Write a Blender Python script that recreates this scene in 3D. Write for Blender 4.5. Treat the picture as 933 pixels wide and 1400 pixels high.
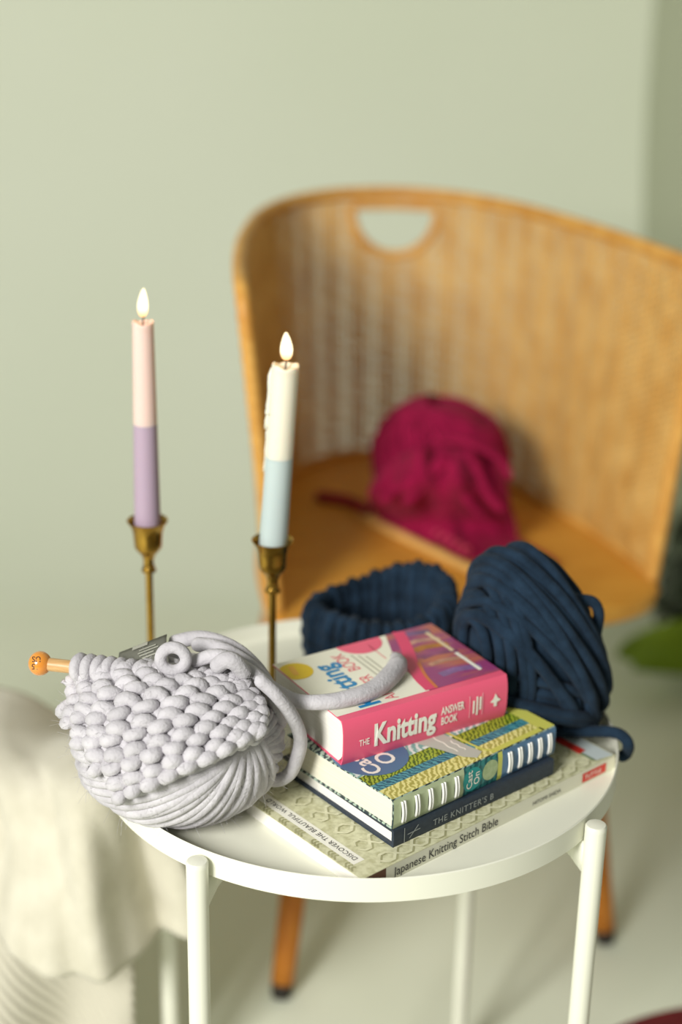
import bpy, bmesh, math, random
import numpy as np
from mathutils import Vector, Matrix
random.seed(7); RNG = np.random.default_rng(7)
for o in list(bpy.data.objects): bpy.data.objects.remove(o)
S = bpy.context.scene
COL = S.collection
PI = math.pi

# ------------------------------------------------------------------ camera
W, H, F = 933.0, 1400.0, 2173.6
PITCH, ROLL = 0.37968, 0.019084
CAM = np.array([-0.0186, -1.2184, 1.21865])
fw = np.array([0, math.cos(PITCH), -math.sin(PITCH)])
r0 = np.array([1., 0, 0]); u0 = np.cross(r0, fw)
rt = r0*math.cos(ROLL) + u0*math.sin(ROLL)
up = -r0*math.sin(ROLL) + u0*math.cos(ROLL)
cd = bpy.data.cameras.new('camera'); cam = bpy.data.objects.new('camera', cd); COL.objects.link(cam)
cam.matrix_world = Matrix(((rt[0], up[0], -fw[0], CAM[0]), (rt[1], up[1], -fw[1], CAM[1]), (rt[2], up[2], -fw[2], CAM[2]), (0, 0, 0, 1)))
cd.sensor_width = 36; cd.sensor_fit = 'AUTO'; cd.lens = F/1400*36
cd.dof.use_dof = True; cd.dof.focus_distance = float((np.array([-0.05, -0.15, 0.585])-CAM) @ fw); cd.dof.aperture_fstop = 2.0
cd.clip_start = 0.02
S.camera = cam

def ray(px, py):
    d = fw + ((px-W/2)/F)*rt - ((py-H/2)/F)*up
    return d
def onz(px, py, z):
    d = ray(px, py); t = (z-CAM[2])/d[2]; return CAM + d*t
def ony(px, py, y):
    d = ray(px, py); t = (y-CAM[1])/d[1]; return CAM + d*t

# ------------------------------------------------------------------ light
wd = bpy.data.worlds.new('world'); S.world = wd; wd.use_nodes = True
bg = wd.node_tree.nodes['Background']
bg.inputs[0].default_value = (0.88, 0.90, 0.77, 1); bg.inputs[1].default_value = 0.25
def area(name, loc, target, size, power, col):
    l = bpy.data.lights.new(name, 'AREA'); l.shape = 'RECTANGLE'; l.size = size[0]; l.size_y = size[1]; l.energy = power; l.color = col
    o = bpy.data.objects.new(name, l); COL.objects.link(o); o.location = loc
    d = Vector(target)-Vector(loc); o.rotation_euler = d.to_track_quat('-Z', 'Y').to_euler()
    return o
area('window_light', (-1.45, -2.25, 1.95), (0.05, 0.6, 0.45), (0.85, 0.95), 121, (1.0, 0.985, 0.95))
S.view_settings.view_transform = 'Standard'; S.view_settings.look = 'None'
S.view_settings.gamma = 1.0; S.view_settings.exposure = 0.0
S.view_settings.use_curve_mapping = False

# ------------------------------------------------------------------ materials
def lin(c):
    r = []
    for v in c:
        v = v/255.0
        r.append(v/12.92 if v <= 0.04045 else ((v+0.055)/1.055)**2.4)
    return (*r, 1.0)
MATS = {}
def M(name, col, rough=0.6, metal=0.0, spec=0.5, col2=None, nscale=20, nstretch=(1, 1, 1), bump=None, sheen=0.0, sss=0.0, coat=0.0, ramp=(0.35, 0.65), trans=0.0):
    if name in MATS: return MATS[name]
    m = bpy.data.materials.new(name); m.use_nodes = True; nt = m.node_tree; N = nt.nodes; L = nt.links
    b = N['Principled BSDF']
    b.inputs['Base Color'].default_value = lin(col); b.inputs['Roughness'].default_value = rough
    b.inputs['Metallic'].default_value = metal; b.inputs['Specular IOR Level'].default_value = spec
    b.inputs['Sheen Weight'].default_value = sheen; b.inputs['Sheen Roughness'].default_value = 0.6
    b.inputs['Coat Weight'].default_value = coat
    if sss:
        b.inputs['Subsurface Weight'].default_value = sss; b.inputs['Subsurface Radius'].default_value = (0.02, 0.012, 0.008); b.inputs['Subsurface Scale'].default_value = 0.6
    tc = N.new('ShaderNodeTexCoord')
    if col2 is not None:
        mp = N.new('ShaderNodeMapping'); mp.inputs['Scale'].default_value = nstretch
        L.new(tc.outputs['Object'], mp.inputs[0])
        n = N.new('ShaderNodeTexNoise'); n.inputs['Scale'].default_value = nscale; n.inputs['Detail'].default_value = 5
        L.new(mp.outputs[0], n.inputs['Vector'])
        cr = N.new('ShaderNodeValToRGB'); cr.color_ramp.elements[0].position = ramp[0]; cr.color_ramp.elements[1].position = ramp[1]
        cr.color_ramp.elements[0].color = lin(col); cr.color_ramp.elements[1].color = lin(col2)
        L.new(n.outputs[0], cr.inputs[0]); L.new(cr.outputs[0], b.inputs['Base Color'])
    if bump:
        n2 = N.new('ShaderNodeTexNoise'); n2.inputs['Scale'].default_value = bump[0]; n2.inputs['Detail'].default_value = 6
        L.new(tc.outputs['Object'], n2.inputs['Vector'])
        bp = N.new('ShaderNodeBump'); bp.inputs['Strength'].default_value = bump[1]; bp.inputs['Distance'].default_value = bump[2]
        L.new(n2.outputs[0], bp.inputs['Height']); L.new(bp.outputs[0], b.inputs['Normal'])
    MATS[name] = m
    return m
def emit(name, c1, c2, strength, z0, z1):
    """flame: colour runs with the flame's own height"""
    m = bpy.data.materials.new(name); m.use_nodes = True; nt = m.node_tree; N = nt.nodes; L = nt.links
    for n in list(N):
        if n.type == 'BSDF_PRINCIPLED': N.remove(n)
    out = [n for n in N if n.type == 'OUTPUT_MATERIAL'][0]
    e = N.new('ShaderNodeEmission'); e.inputs[1].default_value = strength
    tc = N.new('ShaderNodeTexCoord'); sp = N.new('ShaderNodeSeparateXYZ'); mr = N.new('ShaderNodeMapRange')
    mr.inputs[1].default_value = z0; mr.inputs[2].default_value = z1
    cr = N.new('ShaderNodeValToRGB'); cr.color_ramp.elements[0].color = c1; cr.color_ramp.elements[1].color = c2
    cr.color_ramp.elements[1].position = 0.38
    L.new(tc.outputs['Object'], sp.inputs[0]); L.new(sp.outputs[2], mr.inputs[0]); L.new(mr.outputs[0], cr.inputs[0])
    L.new(cr.outputs[0], e.inputs[0]); L.new(e.outputs[0], out.inputs[0])
    return m

m_wall = M('wall_paint', (226, 230, 212), 0.9, spec=0.2, col2=(223, 228, 208), nscale=1.5, bump=(60, 0.05, 0.002))
m_floor = M('floor_paint', (228, 231, 212), 0.6, spec=0.3, col2=(223, 227, 206), nscale=2.5, bump=(30, 0.04, 0.002))
m_white = M('powder_coat', (228, 228, 212), 0.42, spec=0.45, bump=(900, 0.06, 0.0004))
m_brass = M('brass', (198, 160, 78), 0.24, metal=1.0, col2=(176, 136, 58), nscale=40)
m_wood = M('honey_wood', (226, 168, 70), 0.45, spec=0.4, col2=(212, 148, 54), nscale=14, nstretch=(1, 9, 1), bump=(120, 0.05, 0.001))
m_leg = M('leg_wood', (198, 124, 40), 0.45, spec=0.4, col2=(182, 106, 28), nscale=14, nstretch=(6, 6, 0.7))
m_rubber = M('black_rubber', (40, 34, 26), 0.7)
m_cane = M('rattan', (228, 186, 110), 0.55, spec=0.35, col2=(205, 153, 74), nscale=22, ramp=(0.3, 0.7))
m_cane2 = M('rattan_rim', (224, 172, 88), 0.5, spec=0.4, col2=(200, 140, 60), nscale=35, ramp=(0.3, 0.7))
m_grey = M('grey_wool', (196, 193, 197), 0.95, spec=0.12, col2=(180, 177, 181), nscale=60, bump=(420, 0.55, 0.0016), sheen=0.08)
m_navy = M('navy_wool', (32, 50, 68), 0.95, spec=0.12, col2=(22, 36, 50), nscale=60, bump=(400, 0.5, 0.0016), sheen=0.03)
m_mag = M('magenta_wool', (160, 22, 70), 0.95, spec=0.12, col2=(134, 14, 56), nscale=50, bump=(300, 0.4, 0.0016), sheen=0.03)
m_needle = M('needle_wood', (206, 168, 116), 0.4, spec=0.4, col2=(188, 146, 94), nscale=30, nstretch=(1.2, 14, 14))
m_knob = M('needle_knob', (226, 150, 62), 0.22, spec=0.5, col2=(216, 136, 48), nscale=40, coat=0.6)
m_ink = M('dark_ink', (52, 36, 28), 0.6)
m_cream = M('cream_cotton', (210, 205, 187), 0.95, spec=0.1, col2=(199, 194, 175), nscale=30, bump=(260, 0.5, 0.002), sheen=0.2)
m_paper = M('page_paper', (240, 238, 230), 0.85, spec=0.2, col2=(226, 223, 212), nscale=8, nstretch=(1, 1, 220))
m_paperc = M('page_paper_cream', (236, 232, 212), 0.85, spec=0.2, col2=(216, 212, 192), nscale=8, nstretch=(1, 1, 220))
def ribbed(name, col, sc, ang, st):
    m = M(name, col, 0.95, spec=0.1, sheen=0.1); nt = m.node_tree; N = nt.nodes; L = nt.links; b = N['Principled BSDF']
    tc = N.new('ShaderNodeTexCoord'); mp = N.new('ShaderNodeMapping'); mp.inputs['Rotation'].default_value = (0, ang, 0); wv = N.new('ShaderNodeTexWave'); wv.inputs['Scale'].default_value = sc; wv.inputs['Distortion'].default_value = 0.6
    bp = N.new('ShaderNodeBump'); bp.inputs['Strength'].default_value = st; bp.inputs['Distance'].default_value = 0.002
    L.new(tc.outputs['Object'], mp.inputs[0]); L.new(mp.outputs[0], wv.inputs['Vector']); L.new(wv.outputs[0], bp.inputs['Height']); L.new(bp.outputs[0], b.inputs['Normal'])
    return m
m_rib = ribbed('ribbed_cotton', (206, 201, 183), 40, 0.6, 0.9)
m_red_rug = M('dark_red_rug', (120, 14, 20), 0.95, col2=(96, 8, 14), nscale=60, bump=(200, 0.5, 0.003))

# ------------------------------------------------------------------ mesh helpers
def obj(name, verts, faces, mat, parent=None, smooth=True, subd=0, kind=None):
    me = bpy.data.meshes.new(name)
    me.from_pydata([tuple(float(c) for c in v) for v in verts], [], [tuple(int(i) for i in f) for f in faces]); me.update()
    if smooth: me.polygons.foreach_set('use_smooth', [True]*len(me.polygons))
    if mat: me.materials.append(mat)
    o = bpy.data.objects.new(name, me); COL.objects.link(o)
    if parent: o.parent = parent
    if subd:
        md = o.modifiers.new('subdivision', 'SUBSURF'); md.levels = subd; md.render_levels = subd
    if kind: o['kind'] = kind
    return o
def obj_bm(name, bm, mat, parent=None, smooth=False):
    me = bpy.data.meshes.new(name); bm.to_mesh(me); bm.free()
    if smooth: me.polygons.foreach_set('use_smooth', [True]*len(me.polygons))
    me.materials.append(mat)
    o = bpy.data.objects.new(name, me); COL.objects.link(o)
    if parent: o.parent = parent
    return o
def empty(name, loc=(0, 0, 0), rz=0.0):
    o = bpy.data.objects.new(name, None); COL.objects.link(o); o.location = tuple(float(v) for v in loc); o.rotation_euler = (0, 0, rz)
    o.empty_display_size = 0.02
    return o
def tag(o, label, cat, group=None):
    o['label'] = label; o['category'] = cat
    if group: o['group'] = group
    return o
def tube_data(P, rad, sides=8, closed=False, caps=True, flat=None):
    P = np.asarray(P, float); n = len(P)
    R = np.full(n, rad) if np.isscalar(rad) else np.asarray(rad, float)
    if closed: T = np.roll(P, -1, 0)-np.roll(P, 1, 0)
    else:
        T = np.gradient(P, axis=0)
    T /= np.linalg.norm(T, axis=1)[:, None]+1e-12
    a = np.array([0, 0, 1.]) if abs(T[0][2]) < 0.9 else np.array([1., 0, 0])
    nrm = np.zeros_like(P); nn = np.cross(T[0], a); nn /= np.linalg.norm(nn); nrm[0] = nn
    for i in range(1, n):
        nn = nn - T[i]*(nn@T[i]); nn /= np.linalg.norm(nn)+1e-12; nrm[i] = nn
    bn = np.cross(T, nrm)
    if closed:
        # spread the leftover twist
        e = nrm[0]; l = nrm[-1]-T[0]*(nrm[-1]@T[0]); l /= np.linalg.norm(l)
        ang = math.atan2(np.cross(l, e)@T[0], l@e)
        for i in range(n):
            t = ang*i/n; c, s = math.cos(t), math.sin(t)
            nrm[i], bn[i] = nrm[i]*c+bn[i]*s, bn[i]*c-nrm[i]*s
    th = np.arange(sides)*2*PI/sides
    V = P[:, None, :] + R[:, None, None]*(np.cos(th)[None, :, None]*nrm[:, None, :]+np.sin(th)[None, :, None]*bn[:, None, :])
    V = V.reshape(-1, 3); Fc = []
    m = n if closed else n-1
    for i in range(m):
        j = (i+1) % n
        for k in range(sides):
            l = (k+1) % sides
            Fc.append((i*sides+k, i*sides+l, j*sides+l, j*sides+k))
    V = list(map(tuple, V))
    if not closed and caps:
        Fc.append(tuple(range(sides))[::-1]); Fc.append(tuple((n-1)*sides+k for k in range(sides)))
    return V, Fc
def tube(name, P, rad, mat, parent=None, sides=8, closed=False, smooth=True):
    V, Fc = tube_data(P, rad, sides, closed)
    return obj(name, V, Fc, mat, parent, smooth)
def round_ends(P, r, n=4):
    """radius list falling to a rounded tip at both ends"""
    P = np.asarray(P, float); s = np.r_[0, np.cumsum(np.linalg.norm(np.diff(P, axis=0), axis=1))]
    d = np.minimum(s, s[-1]-s)/r
    return r*np.sqrt(np.clip(1-(1-np.clip(d, 0, 1))**2, 0.01, 1))
def lathe(name, prof, mat, parent=None, segs=40, loc=(0, 0, 0), smooth=True):
    V, Fc = [], []
    for (r, z) in prof:
        for k in range(segs):
            a = 2*PI*k/segs; V.append((loc[0]+r*math.cos(a), loc[1]+r*math.sin(a), loc[2]+z))
    for i in range(len(prof)-1):
        for k in range(segs):
            l = (k+1) % segs; Fc.append((i*segs+k, i*segs+l, (i+1)*segs+l, (i+1)*segs+k))
    if prof[0][0] > 1e-6: Fc.append(tuple(range(segs))[::-1])
    if prof[-1][0] > 1e-6: Fc.append(tuple((len(prof)-1)*segs+k for k in range(segs)))
    o = obj(name, V, Fc, mat, parent, smooth)
    if smooth: auto_smooth(o)
    return o
def auto_smooth(o, ang=40):
    me = o.data
    bm = bmesh.new(); bm.from_mesh(me)
    bmesh.ops.remove_doubles(bm, verts=bm.verts, dist=1e-6)
    for e in bm.edges:
        if len(e.link_faces) == 2 and e.calc_face_angle(0) > math.radians(ang): e.smooth = False
    bm.to_mesh(me); bm.free()
def spline(P, n, closed=False):
    """Catmull-Rom through P, n samples evenly spaced along the arc"""
    P = np.asarray(P, float)
    if closed: Q = np.vstack([P[-1], P, P[0], P[1]])
    else: Q = np.vstack([2*P[0]-P[1], P, 2*P[-1]-P[-2]])
    out = []
    for i in range(1, len(Q)-2):
        p0, p1, p2, p3 = Q[i-1], Q[i], Q[i+1], Q[i+2]
        for t in np.linspace(0, 1, 24, endpoint=False):
            out.append(0.5*((2*p1)+(-p0+p2)*t+(2*p0-5*p1+4*p2-p3)*t*t+(-p0+3*p1-3*p2+p3)*t**3))
    out.append(Q[-2]); out = np.array(out)
    s = np.r_[0, np.cumsum(np.linalg.norm(np.diff(out, axis=0), axis=1))]
    tt = np.linspace(0, s[-1], n+1)[:-1] if closed else np.linspace(0, s[-1], n)
    return np.stack([np.interp(tt, s, out[:, k]) for k in range(out.shape[1])], 1)
def bbox_bm(x0, x1, y0, y1, z0, z1, bev=0.0, seg=2):
    bm = bmesh.new(); bmesh.ops.create_cube(bm, size=1)
    for v in bm.verts:
        v.co = Vector(((x0+x1)/2+v.co.x*(x1-x0), (y0+y1)/2+v.co.y*(y1-y0), (z0+z1)/2+v.co.z*(z1-z0)))
    if bev: bmesh.ops.bevel(bm, geom=list(bm.edges), offset=bev, segments=seg, affect='EDGES', profile=0.5)
    return bm
def text_data(s, size, bold=0.0, sx=1.0, align='LEFT', spacing=1.0):
    cu = bpy.data.curves.new('t', 'FONT'); cu.body = s; cu.size = size; cu.offset = bold; cu.align_x = align; cu.space_character = spacing
    cu.resolution_u = 3
    o = bpy.data.objects.new('t', cu); COL.objects.link(o)
    dg = bpy.context.evaluated_depsgraph_get(); dg.update()
    me = bpy.data.meshes.new_from_object(o.evaluated_get(dg))
    bm = bmesh.new(); bm.from_mesh(me); bmesh.ops.triangulate(bm, faces=bm.faces)
    V = [(v.co.x*sx, v.co.y) for v in bm.verts]; bm.verts.index_update(); Fc = [tuple(v.index for v in f.verts) for f in bm.faces]
    bm.free(); bpy.data.objects.remove(o); bpy.data.curves.remove(cu); bpy.data.meshes.remove(me)
    return V, Fc
def text(name, s, size, fmap, mat, parent, bold=0.0, sx=1.0, align='LEFT', spacing=1.0, outline=None):
    V, Fc = text_data(s, size, bold, sx, align, spacing)
    return obj(name, [fmap(x, y) for x, y in V], Fc, mat, parent, smooth=False)

# ------------------------------------------------------------------ setting: seamless paper-like floor and wall
fx0, fx1, yb = -4.0, 4.0, 1.35
o = obj('floor', [(fx0, -4, 0), (fx1, -4, 0), (fx1, yb, 0), (fx0, yb, 0)], [(0, 1, 2, 3)], m_floor, smooth=False); o['kind'] = 'structure'
V, Fc = [], []
R = 0.95; prof = [(yb+R*math.sin(a), R-R*math.cos(a)) for a in np.linspace(0, PI/2, 40)] + [(yb+R, 1.5), (yb+R, 3.6)]
for y, z in prof: V += [(fx0, y, z), (fx1, y, z)]
for i in range(len(prof)-1): Fc.append((2*i, 2*i+1, 2*i+3, 2*i+2))
o = obj('wall_back', V, Fc, m_wall); o['kind'] = 'structure'
WX = 0.622
bm = bbox_bm(WX, WX+0.12, 1.48, yb+R+0.1, -0.02, 3.6, 0.004); o = obj_bm('wall_right', bm, M('side_wall_shade', (190, 194, 172), 0.9, spec=0.2, col2=(186, 190, 168), nscale=1.5, bump=(60, 0.05, 0.002))); o['kind'] = 'structure'  # shade at the right-hand corner is put into this wall's darker colour

# ------------------------------------------------------------------ tray table
ZT, RT, RIM = 0.53, 0.225, 0.0208
ZF = 0.512
tab = tag(empty('tray_table', (0, 0, 0)), 'round off-white metal tray table with four tube legs', 'side table')
lathe('tray', [(0, ZF-0.002), (RT-0.004, ZF-0.002), (RT-0.0015, ZF-0.0005), (RT, ZT-RIM), (RT, ZT-0.0008), (RT-0.0008, ZT), (RT-0.0016, ZT-0.0008), (RT-0.0024, ZF+0.003), (RT-0.0055, ZF), (0, ZF)], m_white, tab, segs=160)
lathe('tray_underside', [(0, ZT-RIM+0.004), (RT-0.004, ZT-RIM+0.004), (RT-0.0005, ZT-RIM+0.0005), (RT-0.0025, ZT-RIM), (RT-0.006, ZT-RIM+0.0025), (0, ZT-RIM+0.0025)], m_white, tab, segs=120)
LR = 0.2345; rl = 0.0086
leg_me = None; arm_me = None
for a in (math.radians(-36.6), math.radians(-121.5), math.radians(-36.6+180), math.radians(-121.5+180)):
    c, s = math.cos(a), math.sin(a)
    lg = lathe('leg', [(rl*0.98, 0.004), (rl, 0.006), (rl, 0.5225)], m_white, tab, segs=32)
    lg.location = (LR*c, LR*s, 0)
    cp = lathe('leg_cap', [(rl*1.01, 0.5215), (rl*1.01, 0.5245), (rl*0.88, 0.5262), (rl*0.5, 0.5268), (0, 0.527)], m_white, lg, segs=32)
    ft = lathe('foot', [(rl*1.05, 0.0), (rl*1.05, 0.007), (rl, 0.008)], m_white, lg, segs=24)
    # bracket: flattened arm running from the leg to below the tray, flared at the leg
    bm = bmesh.new(); pr = []
    for (d, hw, zt, zb) in ((0.0, 0.0045, 0.5080, 0.4740), (0.010, 0.0045, 0.5080, 0.482), (0.020, 0.0050, 0.5080, 0.492), (0.034, 0.0060, 0.5085, 0.498), (0.06, 0.0060, 0.5088, 0.500), (0.2345, 0.0060, 0.5088, 0.500)):
        r_ = LR-d
        q = [bm.verts.new((r_*c - sg*hw*s, r_*s + sg*hw*c, z)) for sg, z in ((-1, zb), (1, zb), (1, zt), (-1, zt))]
        if pr:
            for k in range(4): bm.faces.new((pr[k], pr[(k+1) % 4], q[(k+1) % 4], q[k]))
        else: bm.faces.new(q[::-1])
        pr = q
    bm.faces.new(pr); bmesh.ops.recalc_face_normals(bm, faces=bm.faces)
    bmesh.ops.bevel(bm, geom=list(bm.edges), offset=0.0012, segments=2, affect='EDGES', clamp_overlap=True)
    obj_bm('bracket', bm, m_white, tab, smooth=True)

# ------------------------------------------------------------------ rattan chair
CH_O = np.array([0.131, 0.487]); CH_T = math.radians(14.0)
ch = tag(empty('rattan_chair', (CH_O[0], CH_O[1], 0), CH_T), 'honey rattan tub chair with woven back, handle cut-out and wooden seat', 'chair')
ZS, ZTOP = 0.44, 0.815
def mirror(P): P = np.array(P, float); return np.vstack([P[::-1]*[-1, 1], P[1:]]) if abs(P[0][0]) < 1e-9 else None
baseU = mirror([(0, .487), (.045, .478), (.088, .452), (.128, .405), (.160, .337), (.182, .27), (.203, .195), (.219, .12), (.228, .04), (.230, -.012)])
topU = mirror([(0, .512), (.05, .505), (.10, .476), (.142, .43), (.176, .37), (.200, .305), (.224, .225), (.243, .14), (.259, .05), (.267, -.005)])
NU = 221
BU, TU = spline(baseU, NU), spline(topU, NU)
ARC = float(np.sum(np.linalg.norm(np.diff((BU+TU)/2, axis=0), axis=1)))
def shell(t, v):
    x = t*(NU-1); i = np.clip(np.floor(x).astype(int), 0, NU-2); f = (x-i)[..., None]
    b = BU[i]*(1-f)+BU[i+1]*f; u = TU[i]*(1-f)+TU[i+1]*f
    vv = np.asarray(v)[..., None]
    p = b*(1-vv)+u*vv
    n = (BU[i+1]-BU[i]); n = np.stack([n[..., 1], -n[..., 0]], -1); n /= np.linalg.norm(n, axis=-1)[..., None]
    return np.concatenate([p, (ZS+(ZTOP-ZS)*vv)], -1), np.concatenate([n, np.zeros_like(vv)], -1)
RC = 0.034; HS = ZTOP-ZS
def vmax(t):
    s = np.minimum(t, 1-t)*ARC
    d = np.clip((RC-s)/RC, 0, 1)
    return 1-(RC/HS)*(1-np.sqrt(1-d*d))
HC, HW, HD, HT = 0.5+0.040/ARC, 0.060, 0.068, 0.018     # handle hole: centre, half width, depth, strip above
def in_hole(t, v):
    s = (t-HC)*ARC; z = (1-v)*HS-HT
    return (z > 0) & ((s/HW)**2 + (np.maximum(z, 0)/HD)**2 < 1)
# seat
seat = spline(np.vstack([[(-.240, .0), (-.226, -.042), (-.185, -.066), (-.10, -.082), (0, -.088), (.10, -.082), (.185, -.066), (.226, -.042), (.240, 0.0)], (baseU[::-1][1:-1])*1.0*np.array([1.05, 1.02])]), 120, closed=True)
bm = bmesh.new()
top = [bm.verts.new((x, y, ZS)) for x, y in seat]; bot = [bm.verts.new((x*0.975, y*0.985+.001, ZS-0.026)) for x, y in seat]
ft_ = bm.faces.new(top); fb_ = bm.faces.new(bot[::-1])
for i in range(len(top)): bm.faces.new((top[i], bot[i], bot[(i+1) % len(top)], top[(i+1) % len(top)]))
bmesh.ops.recalc_face_normals(bm, faces=bm.faces)
bmesh.ops.bevel(bm, geom=[e for e in bm.edges if len(e.link_faces) == 2 and (ft_ in e.link_faces or fb_ in e.link_faces)], offset=0.004, segments=3, affect='EDGES')
so = obj_bm('seat', bm, m_wood, ch, smooth=True); auto_smooth(so, 50)
# stakes
NS = 128
V, Fc = [], []
def addmesh(v, f):
    k = len(V); V.extend(v); Fc.extend([tuple(i+k for i in q) for q in f])
for i in range(NS+1):
    t = i/NS; vm = float(vmax(np.array(t)))
    vv = np.linspace(0, vm, 15)
    vs = vv[~in_hole(np.full(15, t), vv)]
    runs = [vv]
    if len(vs) < 15:
        fine = np.linspace(0, vm, 200); h = in_hole(np.full(200, t), fine); lo = fine[h].min(); hi = fine[h].max()
        runs = [np.linspace(0, lo, 12), np.linspace(hi, vm, 3)]
    for rr in runs:
        P, n = shell(np.full(len(rr), t), rr)
        addmesh(*tube_data(P, 0.0017, 5))
obj('stakes', V, Fc, m_cane, ch, kind='stuff')
# weft strands woven over and under the stakes
V, Fc = [], []
rows = 76
tt = np.linspace(0, 1, NS*2+1)
for j in range(rows):
    v = 0.012+0.976*j/(rows-1)
    ok = (v <= vmax(tt)) & ~in_hole(tt, np.full(len(tt), v))
    P, n = shell(tt, np.full(len(tt), v))
    wob = 0.0022*np.cos(np.arange(len(tt))*PI/2 + (PI if j % 2 else 0)) if False else 0.0022*np.where(np.arange(len(tt)) % 4 == 0, 1, np.where(np.arange(len(tt)) % 4 == 2, -1, 0))*(1 if j % 2 else -1)
    P = P + n*wob[:, None]; P[:, 2] += 0.0006*np.sin(np.arange(len(tt))*0.37+j*1.7)
    idx = np.where(ok)[0]
    if len(idx) < 2: continue
    for seg in np.split(idx, np.where(np.diff(idx) > 1)[0]+1):
        if len(seg) < 2: continue
        hgt0 = 0.00180*(1+0.15*math.sin(j*2.1)); Q = P[seg]; nn = n[seg]; k = len(V)
        for q, m_, si in zip(Q, nn, seg):
            hgt = hgt0*(1+0.24*math.cos(si*2*PI/9.0)+0.08*math.sin(si*0.61+j*0.9))
            for (dn, dz) in ((0.0011, -hgt*0.6), (0.0011, hgt*0.6), (0, hgt), (-0.0011, hgt*0.6), (-0.0011, -hgt*0.6), (0, -hgt)):
                V.append((q[0]+m_[0]*dn, q[1]+m_[1]*dn, q[2]+dz))
        for a in range(len(seg)-1):
            for b in range(6):
                c = (b+1) % 6; Fc.append((k+a*6+b, k+a*6+c, k+a*6+6+c, k+a*6+6+b))
obj('weave', V, Fc, m_cane, ch, kind='stuff')
# rims
ts = np.linspace(0, 1, 161)
edge = []
for v in np.linspace(0, float(vmax(np.array(0.0))), 14)[:-1]: edge.append(shell(np.array([0.0]), np.array([v]))[0][0])
tfine = np.r_[np.linspace(0, RC/ARC, 12), np.linspace(RC/ARC, 1-RC/ARC, 120)[1:-1], np.linspace(1-RC/ARC, 1, 12)]
edge += list(shell(tfine, vmax(tfine))[0])
for v in np.linspace(0, float(vmax(np.array(1.0))), 14)[:-1][::-1]: edge.append(shell(np.array([1.0]), np.array([v]))[0][0])
edge = spline(np.array(edge), 420)
edge[:, 2] += 0.0
rim_r = 0.0085 + 0.0006*np.sin(np.arange(len(edge))*1.9)
tube('back_rim', edge, rim_r, m_cane2, ch, sides=10)
P, n = shell(ts, np.full(len(ts), 0.012)); tube('base_rim', P - n*0.004*0, 0.0062, m_cane2, ch, sides=8)
ha = np.linspace(0, PI, 40); P, n = shell(HC+HW*np.cos(ha)/ARC, 1-(HT+HD*np.sin(ha))/HS); tube('handle_rim', P, 0.0065+0.0005*np.sin(np.arange(40)*2.1), m_cane2, ch, sides=8)
P, n = shell(np.linspace(HC-HW/ARC, HC+HW/ARC, 20), np.full(20, 1-HT/HS)); tube('handle_bar', P, 0.0055, m_cane2, ch, sides=8)
# legs
for (tx, ty, bx, by) in ((-.170, .0, -.246, -.128), (.135, .0, .163, -.112), (-.125, .33, -.19, .44), (.125, .33, .19, .44)):
    A = np.array([tx, ty, ZS-0.024]); B = np.array([bx, by, 0.018]); P = np.array([A*(1-t)+B*t for t in np.linspace(0, 1, 12)])
    lg = tube('leg', P, np.linspace(0.021, 0.0135, 12), m_leg, ch, sides=20)
    d = (B-A)/np.linalg.norm(B-A)
    tube('foot', np.array([B, B+d*0.010, B+d*0.0175]), [0.0128, 0.0122, 0.0105], m_rubber, lg, sides=20)

# ------------------------------------------------------------------ candlesticks and candles
def candlestick(loc, label):
    t = tag(empty('brass_candlestick', loc), label, 'candlestick', 'slim brass candlesticks on the tray')
    lathe('base', [(0.030, 0), (0.0305, 0.002), (0.029, 0.004), (0.020, 0.0065), (0.008, 0.010), (0.0042, 0.016), (0.0042, 0.018)], m_brass, t, 48)
    lathe('stem', [(0.0034, 0.016), (0.0034, 0.114)], m_brass, t, 24)
    lathe('knop', [(0.0034, 0.1125), (0.0064, 0.1138), (0.0068, 0.1155), (0.0056, 0.118), (0.0046, 0.122), (0.0048, 0.126), (0.0062, 0.130), (0.008, 0.1328)], m_brass, t, 32)
    lathe('cup', [(0.0060, 0.1305), (0.0098, 0.1345), (0.0124, 0.1385), (0.0128, 0.145), (0.0134, 0.1525), (0.0152, 0.1590), (0.0182, 0.1632), (0.0186, 0.1642), (0.0180, 0.1646), (0.0150, 0.1616), (0.0130, 0.1560), (0.0124, 0.1500), (0.0, 0.1490)], m_brass, t, 48)
    return t
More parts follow.
